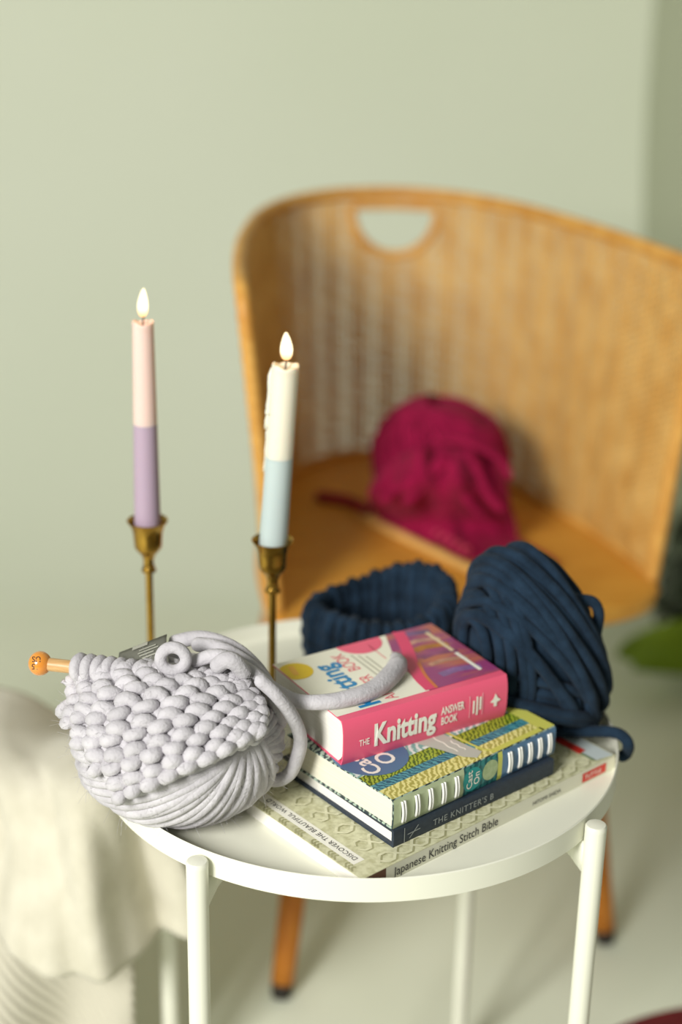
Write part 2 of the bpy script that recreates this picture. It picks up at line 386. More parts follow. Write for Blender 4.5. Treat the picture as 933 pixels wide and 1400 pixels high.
def candle(loc, lean, h, r0_, r1_, hs, mtop, mbot, label, fl, drip):
    """h: candle length, hs: height of the colour change"""
    t = tag(empty('taper_candle', loc), label, 'candle', 'dip-dyed taper candles')
    t.rotation_euler = lean
    rr = lambda z: r0_+(r1_-r0_)*z/h
    lathe('dipped_base', [(rr(0)*0.9, 0), (rr(0), 0.002)]+[(rr(z), z) for z in np.linspace(0.01, hs, 8)], mbot, t, 40)
    V = lathe('wax', [(rr(z), z) for z in np.linspace(hs, h-0.004, 14)]+[(r1_*1.03, h-0.002), (r1_*0.98, h), (r1_*0.82, h+0.0004), (r1_*0.6, h-0.0025), (r1_*0.25, h-0.004), (0, h-0.0042)], mtop, t, 40)
    for v in V.data.vertices:
        if v.co.z > h-0.0035 and math.hypot(v.co.x, v.co.y) > r1_*0.7:
            a = math.atan2(v.co.y, v.co.x); v.co.z += 0.0009*math.sin(a*2+1)+0.0006*math.sin(a*5)
    w = spline([(0, 0, h-0.0045), (0.0003, 0, h+0.002), (0.0012, 0, h+0.007)], 8); tube('wick', w, 0.0008, m_ink, t, sides=8)
    # flame
    V, Fc = [], []; fh, fr, sk = fl; nn = 22; sg = 20
    for i in range(nn+1):
        s = i/nn; r = fr*1.12*(math.sin(PI*s**0.80)**0.58)*(1-0.32*s) if 0 < s < 1 else 0.00005
        for k in range(sg):
            a = 2*PI*k/sg; V.append((r*math.cos(a)+sk*s*s, r*math.sin(a), h+0.0045+fh*s))
    for i in range(nn):
        for k in range(sg): l = (k+1) % sg; Fc.append((i*sg+k, i*sg+l, (i+1)*sg+l, (i+1)*sg+k))
    fm = emit('flame_glow', (1.0, 0.42, 0.10, 1), (1.0, 0.86, 0.55, 1), 2.3, h+0.004, h+0.004+fh)
    obj('flame', V, Fc, fm, t)
    pl = bpy.data.lights.new('flame_light', 'POINT'); pl.energy = 0.07; pl.color = (1.0, 0.55, 0.2); pl.shadow_soft_size = 0.006
    po = bpy.data.objects.new('flame_light', pl); COL.objects.link(po); po.parent = t; po.location = (sk*0.3, 0, h+0.022)
    for (az, z0, z1, rd) in drip:
        x, y = math.cos(az), math.sin(az)
        zz = np.linspace(z0, z1, 9); rad = rd*(0.75+0.5*RNG.random(9)); rad[0] = rd*0.35; rad[-1] = rd*1.2
        tube('wax_drip', [((rr(z)+rd*0.15)*x, (rr(z)+rd*0.15)*y, z) for z in np.linspace(z0, z1, 9)], rad, mtop, t, sides=8)
    return t
PL = (-0.1935, 0.112, ZF); PRt = (-0.0785, 0.072, ZF)
candlestick(PL, 'brass candlestick holding the pink and lilac candle behind the grey yarn')
candlestick(PRt, 'brass candlestick holding the cream and pale blue candle')
m_c1 = M('pink_wax', (224, 196, 186), 0.4, spec=0.4, sss=0.35); m_c2 = M('lilac_wax', (172, 152, 170), 0.4, spec=0.4, sss=0.15)
m_c3 = M('cream_wax', (228, 222, 202), 0.4, spec=0.4, sss=0.35); m_c4 = M('pale_blue_wax', (184, 198, 196), 0.4, spec=0.4, sss=0.15)
candle((PL[0], PL[1], ZF+0.1492), (0.0, 0.006, 0), 0.199, 0.0121, 0.0092, 0.107, m_c1, m_c2, 'lit taper candle, pale pink above and lilac below', (0.0255, 0.0047, 0.0012), [])
candle((PRt[0], PRt[1], ZF+0.1492), (0.0, 0.062, 0), 0.175, 0.0124, 0.0114, 0.093, m_c3, m_c4, 'lit taper candle, cream above and pale blue below', (0.0245, 0.0054, -0.0016), [(PI*1.02, 0.172, 0.118, 0.0022), (PI*1.1, 0.150, 0.132, 0.0026), (PI*0.95, 0.118, 0.078, 0.0012)])

# ------------------------------------------------------------------ books
class Book: pass
def book(name, label, origin, ang, L, Wd, T, z0, cov, m_cov, m_pages, bulge=0.0, inset=0.002, pw=4.0, round_pages=False, nosew=False):
    b = Book(); b.L, b.W, b.T, b.bulge, b.pw = L, Wd, T, bulge, pw
    b.e = tag(empty(name, (origin[0], origin[1], z0), math.radians(ang)), label, 'book')
    def ys(z): return -bulge*(1-abs(2*z/T-1)**pw)
    b.ys = ys
    nz = 16; zz = np.linspace(0, T, nz+1)
    outer = [(Wd, 0)]+[(0.004+0*z, 0) for z in (0,)]+[(ys(z), z) for z in zz]+[(0.004, T), (Wd, T)]
    inner = [(Wd, T-cov), (0.005, T-cov)]+[(ys(z)+cov+0.0004, min(max(z, cov), T-cov)) for z in zz[::-1]]+[(0.005, cov), (Wd, cov)]
    prof = outer+inner; n = len(prof); Vv, Ff = [], []
    for x in (0, L): Vv += [(x, y, z) for y, z in prof]
    for i in range(n): j = (i+1) % n; Ff.append((i, j, n+j, n+i))
    m = len(outer)
    # end caps as quads between outer and inner
    for k in range(m-1):
        a, c_ = k, n-1-k
        Ff.append((a, a+1, c_-1, c_)); Ff.append((n+a, n+c_, n+c_-1, n+a+1))
    bm = bmesh.new(); vs = [bm.verts.new(v) for v in Vv]
    for f in Ff:
        try: bm.faces.new([vs[i] for i in f])
        except ValueError: pass
    bmesh.ops.remove_doubles(bm, verts=bm.verts, dist=1e-6); bmesh.ops.recalc_face_normals(bm, faces=bm.faces)
    c = obj_bm('cover', bm, m_cov, b.e, smooth=True); auto_smooth(c, 35); b.cover = c
    # text block with a spine side that follows the cover
    pz = np.linspace(cov, T-cov, 11); Vv, Ff = [], []
    pr = [(Wd-inset*1.5, cov)]+[(Wd-inset*1.5, T-cov)]+[(max(ys(z)+cov+0.001, -bulge+cov+0.001) + (0.006*(abs(2*z/T-1)**3) if round_pages else 0), z) for z in pz[::-1]]
    k = len(pr)
    for x in (inset, L-inset): Vv += [(x, y, z) for y, z in pr]
    Ff = [(i, (i+1) % k, k+(i+1) % k, k+i) for i in range(k)]+[tuple(range(k)), tuple(range(k, 2*k))[::-1]]
    bm = bmesh.new(); vs = [bm.verts.new(v) for v in Vv]; [bm.faces.new([vs[i] for i in f]) for f in Ff]; bmesh.ops.recalc_face_normals(bm, faces=bm.faces)
    obj_bm('pages', bm, m_pages, b.e)
    b.sp = lambda x, z, d=0.0005: (x, ys(min(max(z, 0), T))-d, z)
    return b
def cover_map(b, ox, oy, d=0.0003):
    """cover lettering: reads away from the spine, its top towards the book's near end"""
    return lambda x, y: (ox-y, oy+x, b.T+d)
def quad(b, name, pts, mat, d=0.0002, n=1):
    return obj(name, [(x, y, b.T+d) for x, y in pts], [tuple(range(len(pts)))], mat, b.e, smooth=False)
def disc_pts(cx, cy, r, n=40, a0=0, a1=2*PI): return [(cx+r*math.cos(a), cy+r*math.sin(a)) for a in np.linspace(a0, a1, n, endpoint=(a1-a0) < 6.28)]
def sp_quad(b, name, x0, x1, z0, z1, mat, d=0.0004, nz=6):
    Vv = []; Ff = []
    for i, z in enumerate(np.linspace(z0, z1, nz+1)): Vv += [b.sp(x0, z, d), b.sp(x1, z, d)]
    for i in range(nz): Ff.append((2*i, 2*i+1, 2*i+3, 2*i+2))
    return obj(name, Vv, Ff, mat, b.e, smooth=False)
def sp_disc(b, name, cx, cz, r, mat, d=0.0006):
    Vv = [b.sp(cx, cz, d)]; Ff = []; n = 32
    for rr in (0.5, 1.0):
        Vv += [b.sp(cx+r*rr*math.cos(2*PI*k/n), cz+r*rr*math.sin(2*PI*k/n), d) for k in range(n)]
    for k in range(n): l = (k+1) % n; Ff += [(0, 1+k, 1+l), (1+k, 1+n+k, 1+n+l, 1+l)]
    return obj(name, Vv, Ff, mat, b.e, smooth=False)
m_wprint = M('white_print', (240, 238, 226), 0.5); m_kprint = M('charcoal_print', (58, 58, 56), 0.6); m_redprint = M('red_print', (206, 52, 40), 0.5)

# --- stitch dictionary at the bottom
m_knitp = M('knit_photo', (214, 213, 178), 0.45, col2=(176, 174, 132), nscale=160, ramp=(0.40, 0.72), bump=(300, 0.2, 0.0008))
m_spine_jp = M('pale_spine', (214, 213, 194), 0.4)
jp = book('knitting_stitch_book', 'cream cable-knit patterned paperback lying flat at the bottom of the book stack', (0.0022, -0.2215), 41, 0.288, 0.185, 0.0150, ZF, 0.0006, m_knitp, m_paper, bulge=0.0002)
sp_quad(jp, 'spine_panel', 0.024, 0.288, 0.0003, 0.0148, m_spine_jp, 0.0003)
sp_quad(jp, 'spine_end', 0.0, 0.024, 0.0003, 0.0148, M('brown_print', (98, 66, 50), 0.5), 0.0003)
text('spine_title', 'Japanese Knitting Stitch Bible', 0.0112, lambda x, y: jp.sp(0.032+x, 0.0042+y, 0.0007), m_kprint, jp.e, sx=0.86)
text('spine_author', 'HITOMI SHIDA', 0.0052, lambda x, y: jp.sp(0.185+x, 0.0056+y, 0.0007), m_kprint, jp.e)
sp_quad(jp, 'spine_tag', 0.246, 0.276, 0.0035, 0.0122, m_redprint, 0.0006)
text('spine_tag_text', 'TUTTLE', 0.0060, lambda x, y: jp.sp(0.2485+x, 0.0058+y, 0.0009), m_wprint, jp.e)
quad(jp, 'caption_strip', [(0.0075, 0.018), (0.0185, 0.018), (0.0185, 0.150), (0.0075, 0.150)], m_wprint)
text('caption', 'DISCOVER THE BEAUTIFUL WORLD', 0.0064, cover_map(jp, 0.0154, 0.0215, 0.0005), m_kprint, jp.e, spacing=1.08)
m_cab = M('cable_light', (224, 222, 190), 0.45, col2=(204, 202, 166), nscale=200); m_cabd = M('cable_dark', (150, 148, 108), 0.5, col2=(170, 168, 128), nscale=120)
def ribbon(b, name, P, w, mat, d):
    P = np.asarray(P); T_ = np.gradient(P, axis=0); T_ /= np.linalg.norm(T_, axis=1)[:, None]; Nn = np.c_[-T_[:, 1], T_[:, 0]]
    A = P+Nn*w/2; B_ = P-Nn*w/2; n = len(P)
    return obj(name, [(x, y, b.T+d) for x, y in np.vstack([A, B_])], [(i, n+i, n+i+1, i+1) for i in range(n-1)], mat, b.e, smooth=False)
xs = np.linspace(0.024, 0.278, 240)
def tri(x, per): return 2*np.abs(2*((x/per) % 1)-1)-1
for (yc, amp, per) in ((0.010, 0.0055, 0.034), (0.034, 0.007, 0.03), (0.060, 0.0055, 0.034), (0.086, 0.007, 0.03), (0.112, 0.0055, 0.034), (0.14, .007, .03)):
    for sg in (1, -1):
        yy = yc+sg*amp*np.clip(1.5*tri(xs, per), -1, 1)
        ribbon(jp, 'printed_cable_shadow', np.c_[xs+0.0010, yy-0.0009], 0.0030, m_cabd, 0.00012+0.00003*sg)
        ribbon(jp, 'printed_cable', np.c_[xs, yy], 0.0024, m_cab, 0.00024+0.00004*sg)
xs2 = np.linspace(0.0006, 0.0072, 12)
for yc in np.arange(0.012, 0.17, 0.020):
    for k in range(3):
        ribbon(jp, 'printed_twist', np.c_[np.linspace(0.001, 0.0068, 12), yc+0.004*np.sin(np.linspace(0, 2.5, 12))+k*0.0035], 0.0016, m_cabd, 0.0002)
quad(jp, 'cover_band', [(0.268, 0.004), (0.2865, 0.0005), (0.2865, 0.10), (0.268, 0.10)], M('pale_blue_print', (196, 206, 206), 0.4), 0.0003)
quad(jp, 'cover_band_edge', [(0.2655, 0.006), (0.2685, 0.004), (0.2685, 0.10), (0.2655, 0.10)], M('sage_print', (120, 140, 104), 0.4), 0.0003)
quad(jp, 'cover_tag', [(0.2645, 0.020), (0.2735, 0.0205), (0.2735, 0.064), (0.2645, 0.062)], m_redprint, 0.0005)

# --- navy hardback
m_navyb = M('navy_cloth', (44, 56, 70), 0.55, col2=(38, 48, 62), nscale=200, bump=(800, 0.15, 0.0004))
nv = book('navy_hardback_book', 'thin navy hardback book sandwiched between the cream paperback and the coil-bound book', (0.0262, -0.1795), 39.5, 0.176, 0.140, 0.0152, ZF+0.0152, 0.0022, m_navyb, m_paper, bulge=0.0006, inset=0.003)
m_gprint = M('grey_print', (150, 156, 156), 0.5)
text('spine_title', "THE KNITTER'S B", 0.0078, lambda x, y: nv.sp(0.040+x, 0.0046+y, 0.0009), m_gprint, nv.e, spacing=1.12)
for (x0, z0_, x1, z1_) in ((0.0155, 0.0032, 0.0245, 0.0120), (0.0135, 0.0075, 0.0265, 0.0080), (0.0105, 0.0012, 0.0105, 0.0142)):
    P = np.array([[x0, z0_], [x1, z1_]]); d_ = (P[1]-P[0])/np.linalg.norm(P[1]-P[0]); q = np.array([-d_[1], d_[0]])*0.0004
    obj('spine_mark', [nv.sp(*(P[0]+q), 0.0009), nv.sp(*(P[0]-q), 0.0009), nv.sp(*(P[1]-q), 0.0009), nv.sp(*(P[1]+q), 0.0009)], [(0, 1, 2, 3)], m_gprint, nv.e, smooth=False)

# --- coil-bound book
def band_mat(name, a, b, sc, ang=0.6):
    m = bpy.data.materials.new(name); m.use_nodes = True; nt = m.node_tree; N = nt.nodes; Lk = nt.links; bs = N['Principled BSDF']; bs.inputs['Roughness'].default_value = 0.4
    tc = N.new('ShaderNodeTexCoord'); mp = N.new('ShaderNodeMapping'); mp.inputs['Rotation'].default_value = (0, 0, ang)
    wv = N.new('ShaderNodeTexWave'); wv.inputs['Scale'].default_value = sc; wv.inputs['Distortion'].default_value = 7; wv.inputs['Detail'].default_value = 3; wv.inputs['Detail Scale'].default_value = 2.5
    cr = N.new('ShaderNodeValToRGB'); cr.color_ramp.elements[0].color = lin(a); cr.color_ramp.elements[1].color = lin(b); cr.color_ramp.elements[0].position = 0.2; cr.color_ramp.elements[1].position = 0.75
    Lk.new(tc.outputs['Object'], mp.inputs[0]); Lk.new(mp.outputs[0], wv.inputs['Vector']); Lk.new(wv.outputs[0], cr.inputs[0]); Lk.new(cr.outputs[0], bs.inputs['Base Color'])
    return m
m_grn = band_mat('green_knit_print', (70, 98, 22), (166, 184, 58), 90); m_teal = band_mat('teal_knit_print', (24, 92, 112), (84, 158, 168), 80, -0.5)
m_yel = band_mat('yellow_knit_print', (172, 166, 78), (232, 226, 148), 70); m_mint = band_mat('mint_knit_print', (120, 176, 166), (226, 234, 226), 45)
m_mix = band_mat('mixed_knit_print', (44, 60, 66), (176, 196, 180), 60, 1.1)
m_sage = M('sage_spine', (184, 196, 158), 0.4); m_blue = M('steel_blue_print', (82, 118, 152), 0.4); m_limeb = M('lime_border', (206, 206, 98), 0.4); m_gban = M('grey_banner', (186, 190, 178), 0.4)
co = book('coil_bound_book', 'coil-bound knitting book with green and teal striped cover under the pink book', (0.0250, -0.1778), 41, 0.182, 0.128, 0.0262, ZF+0.0305, 0.0012, m_mix, m_paperc, bulge=0.0012, inset=0.0015, pw=6, round_pages=False)
def stripe(x0, x1, y0, y1, mat, d=0.0002, name='printed_stripe'): return quad(co, name, [(x0, y0), (x1, y0), (x1, y1), (x0, y1)], mat, d)
stripe(0.0, 0.182, 0.0005, 0.016, m_yel); stripe(0.0, 0.182, 0.016, 0.0255, m_teal); stripe(0.0, 0.182, 0.0255, 0.040, m_grn); stripe(0.0, 0.182, 0.040, 0.054, m_mint)
stripe(0.168, 0.182, 0.0005, 0.075, m_limeb, 0.0004, 'printed_border'); stripe(0.110, 0.170, 0.0005, 0.006, m_limeb, 0.0004, 'printed_border')
quad(co, 'title_disc', disc_pts(0.030, 0.060, 0.031), m_blue, 0.0005)
quad(co, 'grey_banner', [(0.070, 0.054), (0.098, 0.060), (0.102, 0.020), (0.104, 0.008), (0.094, 0.0035), (0.086, 0.012), (0.080, 0.030)], m_gban, 0.0005)
ribbon(co, 'banner_border', [(0.100, 0.062), (0.1035, 0.040), (0.105, 0.022), (0.107, 0.010), (0.112, 0.003)], 0.0026, m_limeb, 0.0006)
text('cover_title', 'Cast', 0.020, cover_map(co, 0.0235, 0.0355, 0.0007), m_wprint, co.e, bold=0.0004)
text('cover_title', 'On', 0.022, cover_map(co, 0.0435, 0.0400, 0.0007), m_wprint, co.e, bold=0.0004)
for (y0, y1, xx) in ((0.020, 0.050, 0.0885), (0.018, 0.036, 0.0955)): ribbon(co, 'banner_script', np.c_[xx+0.0006*np.sin(np.linspace(0, 14, 30)), np.linspace(y0, y1, 30)], 0.0014, m_wprint, 0.0007)
# spine: sage panel, teal knit with two discs, lime band, blue panel
sp_quad(co, 'spine_panel', 0.0, 0.075, 0.0004, 0.0258, m_sage); sp_quad(co, 'spine_knit_band', 0.075, 0.1135, 0.0004, 0.0258, band_mat('teal_spine_print', (14, 84, 88), (52, 128, 126), 60))
sp_quad(co, 'spine_lime_band', 0.1135, 0.1185, 0.0004, 0.0258, m_limeb); sp_quad(co, 'spine_panel', 0.1185, 0.182, 0.0004, 0.0258, m_blue)
sp_disc(co, 'spine_disc', 0.0845, 0.0130, 0.0105, M('teal_disc', (10, 148, 146), 0.4)); sp_disc(co, 'spine_disc', 0.1045, 0.0140, 0.0088, M('pale_disc', (176, 192, 148), 0.4, col2=(156, 176, 128), nscale=300))
text('spine_title', 'Cast', 0.0088, lambda x, y: co.sp(0.0838-y, 0.0052+x, 0.0010), m_wprint, co.e, bold=0.0001)
text('spine_title', 'On', 0.0088, lambda x, y: co.sp(0.0918-y, 0.0070+x, 0.0010), m_wprint, co.e, bold=0.0001)
m_coil = M('white_coil', (238, 238, 232), 0.35)
for x in [0.0085+0.0142*i for i in range(5)]+[0.1255+0.0118*i for i in range(5)]:
    sp_quad(co, 'coil_slot', x-0.0006, x+0.0034, 0.0045, 0.0215, m_kprint if x < 0.1 else m_blue, 0.0006)
    for k in (0.0, 0.0026):
        zz = np.linspace(0.0035, 0.0225, 11); P = [co.sp(x+k+0.0012*(0.5-(z/0.0262)), z, 0.0009+0.0012*math.sin(PI*(z-0.0035)/0.019)) for z in zz]
        tube('coil_wire', P, 0.00105, m_coil, co.e, sides=6)

# --- pink book
m_pink = M('pink_cover', (236, 96, 128), 0.38, spec=0.45); m_cover = M('cream_cover', (238, 236, 218), 0.4)
pk = book('pink_spined_book', 'thick book with pink spine lettered Knitting on top of the stack', (-0.0148, -0.1290), 32, 0.160, 0.110, 0.0398, ZF+0.0568, 0.0009, m_pink, m_paper, bulge=0.0032, inset=0.0015, pw=3.2, round_pages=True)
quad(pk, 'front_cover_print', [(0.0, 0.0075), (0.088, 0.0075), (0.0885, 0.012), (0.092, 0.06), (0.1165, 0.108), (0.112, 0.1099), (0.0, 0.1099)], m_cover, 0.0002)
m_photo = M('magenta_photo', (150, 62, 118), 0.4, col2=(186, 108, 86), nscale=38, nstretch=(0.35, 1.6, 1), ramp=(0.42, 0.6))
quad(pk, 'cover_photo', [(0.088, 0.0075), (0.1599, 0.0075), (0.1599, 0.1099), (0.112, 0.1099), (0.095, 0.07)], m_photo, 0.0003)
ribbon(pk, 'cover_curve', spline([(0.0905, 0.008), (0.0935, 0.030), (0.1015, 0.052), (0.112, 0.075), (0.120, 0.095), (0.125, 0.1098)], 20), 0.011, M('rose_print', (222, 62, 110), 0.4), 0.0005)
ribbon(pk, 'cover_curve_edge', spline([(0.0955, 0.008), (0.0995, 0.030), (0.1075, 0.052)], 12), 0.003, M('orange_print', (206, 112, 62), 0.4), 0.0006)
for (y0, c_, w_) in ((0.025, (150, 108, 166), 0.010), (0.044, (196, 142, 120), 0.007), (0.058, (150, 74, 118), 0.008), (0.072, (190, 120, 50), 0.010), (0.085, (204, 150, 136), 0.008), (0.100, (130, 92, 140), 0.010)):
    ribbon(pk, 'photo_band', [(0.108+y0*0.12, y0), (0.128, y0+0.002), (0.150, y0-0.003)], w_*0.8, M('photo_band_%d' % int(y0*1000), c_, 0.4, col2=tuple(int(v*0.82) for v in c_), nscale=90), 0.0004)
ribbon(pk, 'cover_author_line', [(0.1455, 0.016), (0.1455, 0.052)], 0.0036, m_wprint, 0.0006); ribbon(pk, 'cover_author_line', [(0.1455, 0.056), (0.1455, 0.096)], 0.0036, M('cream_print', (226, 206, 168), 0.5), 0.0006)
m_cyan = M('blue_print', (30, 132, 188), 0.4); m_rose = M('rose_letter', (226, 96, 112), 0.4)
text('cover_title', 'Knitting', 0.0275, cover_map(pk, 0.0425, 0.0085, 0.0005), m_cyan, pk.e, bold=0.0007, sx=0.90)
text('cover_title', 'ANSWER', 0.0165, cover_map(pk, 0.0600, 0.0100, 0.0005), m_rose, pk.e, sx=0.68)
text('cover_title', 'BOOK', 0.0165, cover_map(pk, 0.0600, 0.0660, 0.0005), m_rose, pk.e, sx=0.70)
for xx, y1 in ((0.0655, 0.092), (0.0705, 0.088), (0.0755, 0.084)): ribbon(pk, 'cover_subtitle', [(xx, 0.05), (xx, y1)], 0.0016, M('soft_grey_print', (186, 184, 166), 0.5), 0.0005)
ribbon(pk, 'cover_line', [(0.088, 0.072), (0.0885, 0.1)], 0.0008, m_rose, 0.0005)
quad(pk, 'yellow_seal', [q for q in disc_pts(0.0105, 0.0895, 0.0145) if q[0] > 0.0 and q[1] < 0.1098], M('yellow_print', (232, 196, 20), 0.4), 0.0005)
ribbon(pk, 'seal_mark', [(0.0075, 0.083), (0.0105, 0.099)], 0.005, M('orange_seal', (236, 178, 62), 0.4), 0.0007)
quad(pk, 'pink_half_disc', disc_pts(0.083, 0.1098, 0.0215, 24, PI, 2*PI), m_pink, 0.0005)
text('spine_the', 'THE', 0.0080, lambda x, y: pk.sp(0.0140+x, 0.0150+y, 0.0009), m_wprint, pk.e, sx=0.66, bold=0.0001)
text('spine_title', 'Knitting', 0.0268, lambda x, y: pk.sp(0.0275+x, 0.0118+y, 0.0009), m_wprint, pk.e, sx=0.70, bold=0.0009)
text('spine_title', 'ANSWER', 0.0100, lambda x, y: pk.sp(0.0925+x, 0.0215+y, 0.0009), m_wprint, pk.e, sx=0.56, bold=0.0002)
text('spine_title', 'BOOK', 0.0100, lambda x, y: pk.sp(0.0925+x, 0.0122+y, 0.0009), m_wprint, pk.e, sx=0.56, bold=0.0002)
m_soft = M('soft_white_print', (244, 178, 190), 0.5)
for (x0, x1, z0_, z1_) in ((0.1205, 0.1212, 0.011, 0.031), (0.1335, 0.1342, 0.011, 0.031)): sp_quad(pk, 'spine_rule', x0, x1, z0_, z1_, m_soft, 0.0009)
for (x0, z0_, z1_) in ((0.1240, 0.014, 0.026), (0.1275, 0.012, 0.029), (0.1308, 0.016, 0.028)): sp_quad(pk, 'spine_small_print', x0, x0+0.0018, z0_, z1_, m_wprint, 0.0009)
obj('spine_emblem', [pk.sp(x, z, 0.0010) for x, z in ((0.1455, 0.0150), (0.1485, 0.0150), (0.1485, 0.0185), (0.1525, 0.0200), (0.1492, 0.0225), (0.1470, 0.0270), (0.1448, 0.0225), (0.1415, 0.0200), (0.1455, 0.0185))], [tuple(range(9))], m_wprint, pk.e, smooth=False)

# ------------------------------------------------------------------ yarn balls
def winding_ball(name, label, centre, radii, axis, tilt, n, yr, mat, lift, seed, phase0=0.0, span=2*PI, tw=0.0, group=None, sides=8):
    """great-circle turns whose plane precesses round the axis, later turns on top"""
    t = tag(empty(name, (centre[0], centre[1], centre[2]-radii[2])), label, 'yarn ball', group)
    c0 = np.array([0, 0, radii[2]]); rad = np.array(radii); rg = np.random.default_rng(seed)
    A = np.array(axis, float); A /= np.linalg.norm(A); e1 = np.cross(A, [0, 0, 1.] if abs(A[2]) < .9 else [1., 0, 0]); e1 /= np.linalg.norm(e1); e2 = np.cross(A, e1)
    V, Fc = [], []; nu, nv_ = 40, 24
    for i in range(nv_+1):
        th = PI*i/nv_
        for k in range(nu): ph = 2*PI*k/nu; V.append(c0+(rad-yr*1.2)*np.array([math.sin(th)*math.cos(ph), math.sin(th)*math.sin(ph), math.cos(th)]))
    for i in range(nv_):
        for k in range(nu): l = (k+1) % nu; Fc.append((i*nu+k, (i+1)*nu+k, (i+1)*nu+l, i*nu+l))
    obj('core', V, Fc, mat, t)
    s = np.linspace(0, 2*PI, 88, endpoint=False)
    for k in range(n):
        ph = phase0+span*k/n+rg.normal(0, 0.012); ti = tilt+rg.normal(0, 0.03)
        nrm = math.cos(ti)*A+math.sin(ti)*(math.cos(ph)*e1+math.sin(ph)*e2)
        a = np.cross(nrm, A); a /= np.linalg.norm(a); b = np.cross(nrm, a)
        off = rg.normal(0, 0.02)
        U = math.sqrt(1-off*off)*(np.cos(s)[:, None]*a+np.sin(s)[:, None]*b)+off*nrm
        h = lift*(k/n) + 0.0007*np.sin(s*3+rg.random()*6)
        P = c0+U*(rad+h[:, None] if np.ndim(h) else rad+h)
        tube('yarn_strand', P, yr*(1+0.06*np.sin(s*7+k)), mat, t, sides=sides, closed=True)
    return t
BC = onz(244, 1011, 0.577); BR = np.array([0.0775, 0.070, 0.057])
pole = onz(300, 1000, 0.60)-BC; pole = CAM-BC
pa = CAM-BC; pa /= np.linalg.norm(pa)
axis_g = pa*0.85+rt*0.42+up*0.12
grey = winding_ball('grey_yarn_ball', 'large pale grey ball of chunky yarn on the tray under the knitting', BC, BR, axis_g, 1.36, 54, 0.0046, m_grey, 0.0055, 3, phase0=0.6)
def loose(parent, name, pts, r, mat, n=60, sides=10, rs=None):
    base = np.array(parent.matrix_world.translation) if False else np.array(parent.location)
    P = spline(np.array(pts), n)-base
    rad = round_ends(P, r) if rs is None else np.interp(np.linspace(0, 1, n), np.linspace(0, 1, len(rs)), rs)
    return tube(name, P, rad, mat, parent, sides=sides)
ztop = pk.T+ZF+0.0568
zb = lambda x, y, r: onz(x, y, ztop+r)
# strand from the ball across the pink book
loose(grey, 'loose_strand', [ony(262, 905, -0.115), ony(300, 897, -0.115), ony(340, 917, -0.118), ony(372, 941, -0.118), ony(405, 958, -0.112), zb(440, 960, .006), zb(475, 955, .0065), zb(510, 943, .007), zb(532, 926, .0075), zb(545, 908, .0075), zb(540, 897, .006)], 0.0065, m_grey, 90, rs=[.005, .006, .006, .006, .006, .0065, .007, .0075, .0085, .009, .004])
loose(grey, 'loose_strand', [ony(350, 925, -0.135), ony(378, 950, -0.135), ony(400, 980, -0.130), ony(411, 1010, -0.125), ony(405, 1040, -0.120), ony(394, 1060, -0.118), ony(375, 1067, -0.120), ony(352, 1058, -0.125)], 0.0056, m_grey, 70)
loose(grey, 'loose_strand', [ony(262, 880, -0.085), ony(300, 886, -0.095), ony(335, 905, -0.105), ony(362, 930, -0.11), ony(378, 960, -0.11), ony(384, 995, -.105)], 0.006, m_grey, 50)
loose(grey, 'loose_strand', [ony(230, 880, -0.075), ony(275, 872, -0.075), ony(318, 885, -0.085), ony(350, 912, -0.095), ony(372, 945, -0.10)], 0.006, m_grey, 50)
loose(grey, 'loose_strand', [ony(292, 915, -0.125), ony(308, 903, -0.13), ony(322, 906, -0.13), ony(338, 925, -0.125)], 0.0068, m_grey, 30)
# curl of yarn lying on top
cc = ony(237, 901, -0.125)
ringp = [cc + (math.cos(a)*rt + math.sin(a)*(up*0.93+fw*-0.25))*0.0098 for a in np.linspace(0, 2*PI, 40, endpoint=False)]
tube('yarn_curl', np.array(ringp)-np.array(grey.location), 0.0048, m_grey, grey, sides=10, closed=True)
loose(grey, 'loose_strand', [ony(222, 915, -0.12), ony(208, 912, -0.105), ony(196, 908, -0.095), ony(180, 915, -.09)], 0.006, m_grey, 24)
# paper ball band
m_band = M('charcoal_band', (104, 104, 94), 0.6, col2=(92, 92, 84), nscale=30); m_bandt = M('band_print', (158, 158, 146), 0.6)
bp = np.array([ony(158, 896, -0.075), ony(228, 866, -0.075), ony(240, 882, -0.092), ony(250, 905, -0.105), ony(208, 918, -0.105), ony(170, 905, -.09)])
def plane_frame(a, b, c):
    x = b-a; L_ = np.linalg.norm(x); x = x/L_; y = (c-a)-((c-a)@x)*x; h_ = np.linalg.norm(y); y = y/h_; return a, x, y, np.cross(x, y), L_, h_
a_, x_, y_, n_, L_, h_ = plane_frame(ony(163, 892, -0.080), ony(228, 867, -0.080), ony(184, 925, -0.108))
if n_[2] < 0: n_ = -n_
Vv, Ff = [], []
for i in range(13):
    for j in range(7):
        u_, v_ = i/12, j/6
        for sgn in (0,): Vv.append(a_+x_*L_*u_+y_*h_*v_ + n_*(0.003*math.sin(PI*v_)) - np.array(grey.location))
for i in range(12):
    for j in range(6): Ff.append((i*7+j, i*7+j+1, (i+1)*7+j+1, (i+1)*7+j))
bo = obj('ball_band', Vv, Ff, m_band, grey); md = bo.modifiers.new('thickness', 'SOLIDIFY'); md.thickness = 0.0005
for (u0, u1, v0, v1) in ((0.30, 0.62, 0.06, 0.20), (0.45, 0.80, 0.30, 0.34), (0.42, 0.85, 0.40, 0.44), (0.45, 0.75, 0.50, 0.54), (0.5, 0.88, 0.6, 0.64)):
    q = []
    for (u_, v_) in ((u0, v0), (u1, v0), (u1, v1), (u0, v1)): q.append(a_+x_*L_*u_+y_*h_*v_+n_*(0.0012+0.003*math.sin(PI*v_)) - np.array(grey.location))
    obj('band_lettering', q, [(0, 1, 2, 3)], m_bandt, bo, smooth=False)

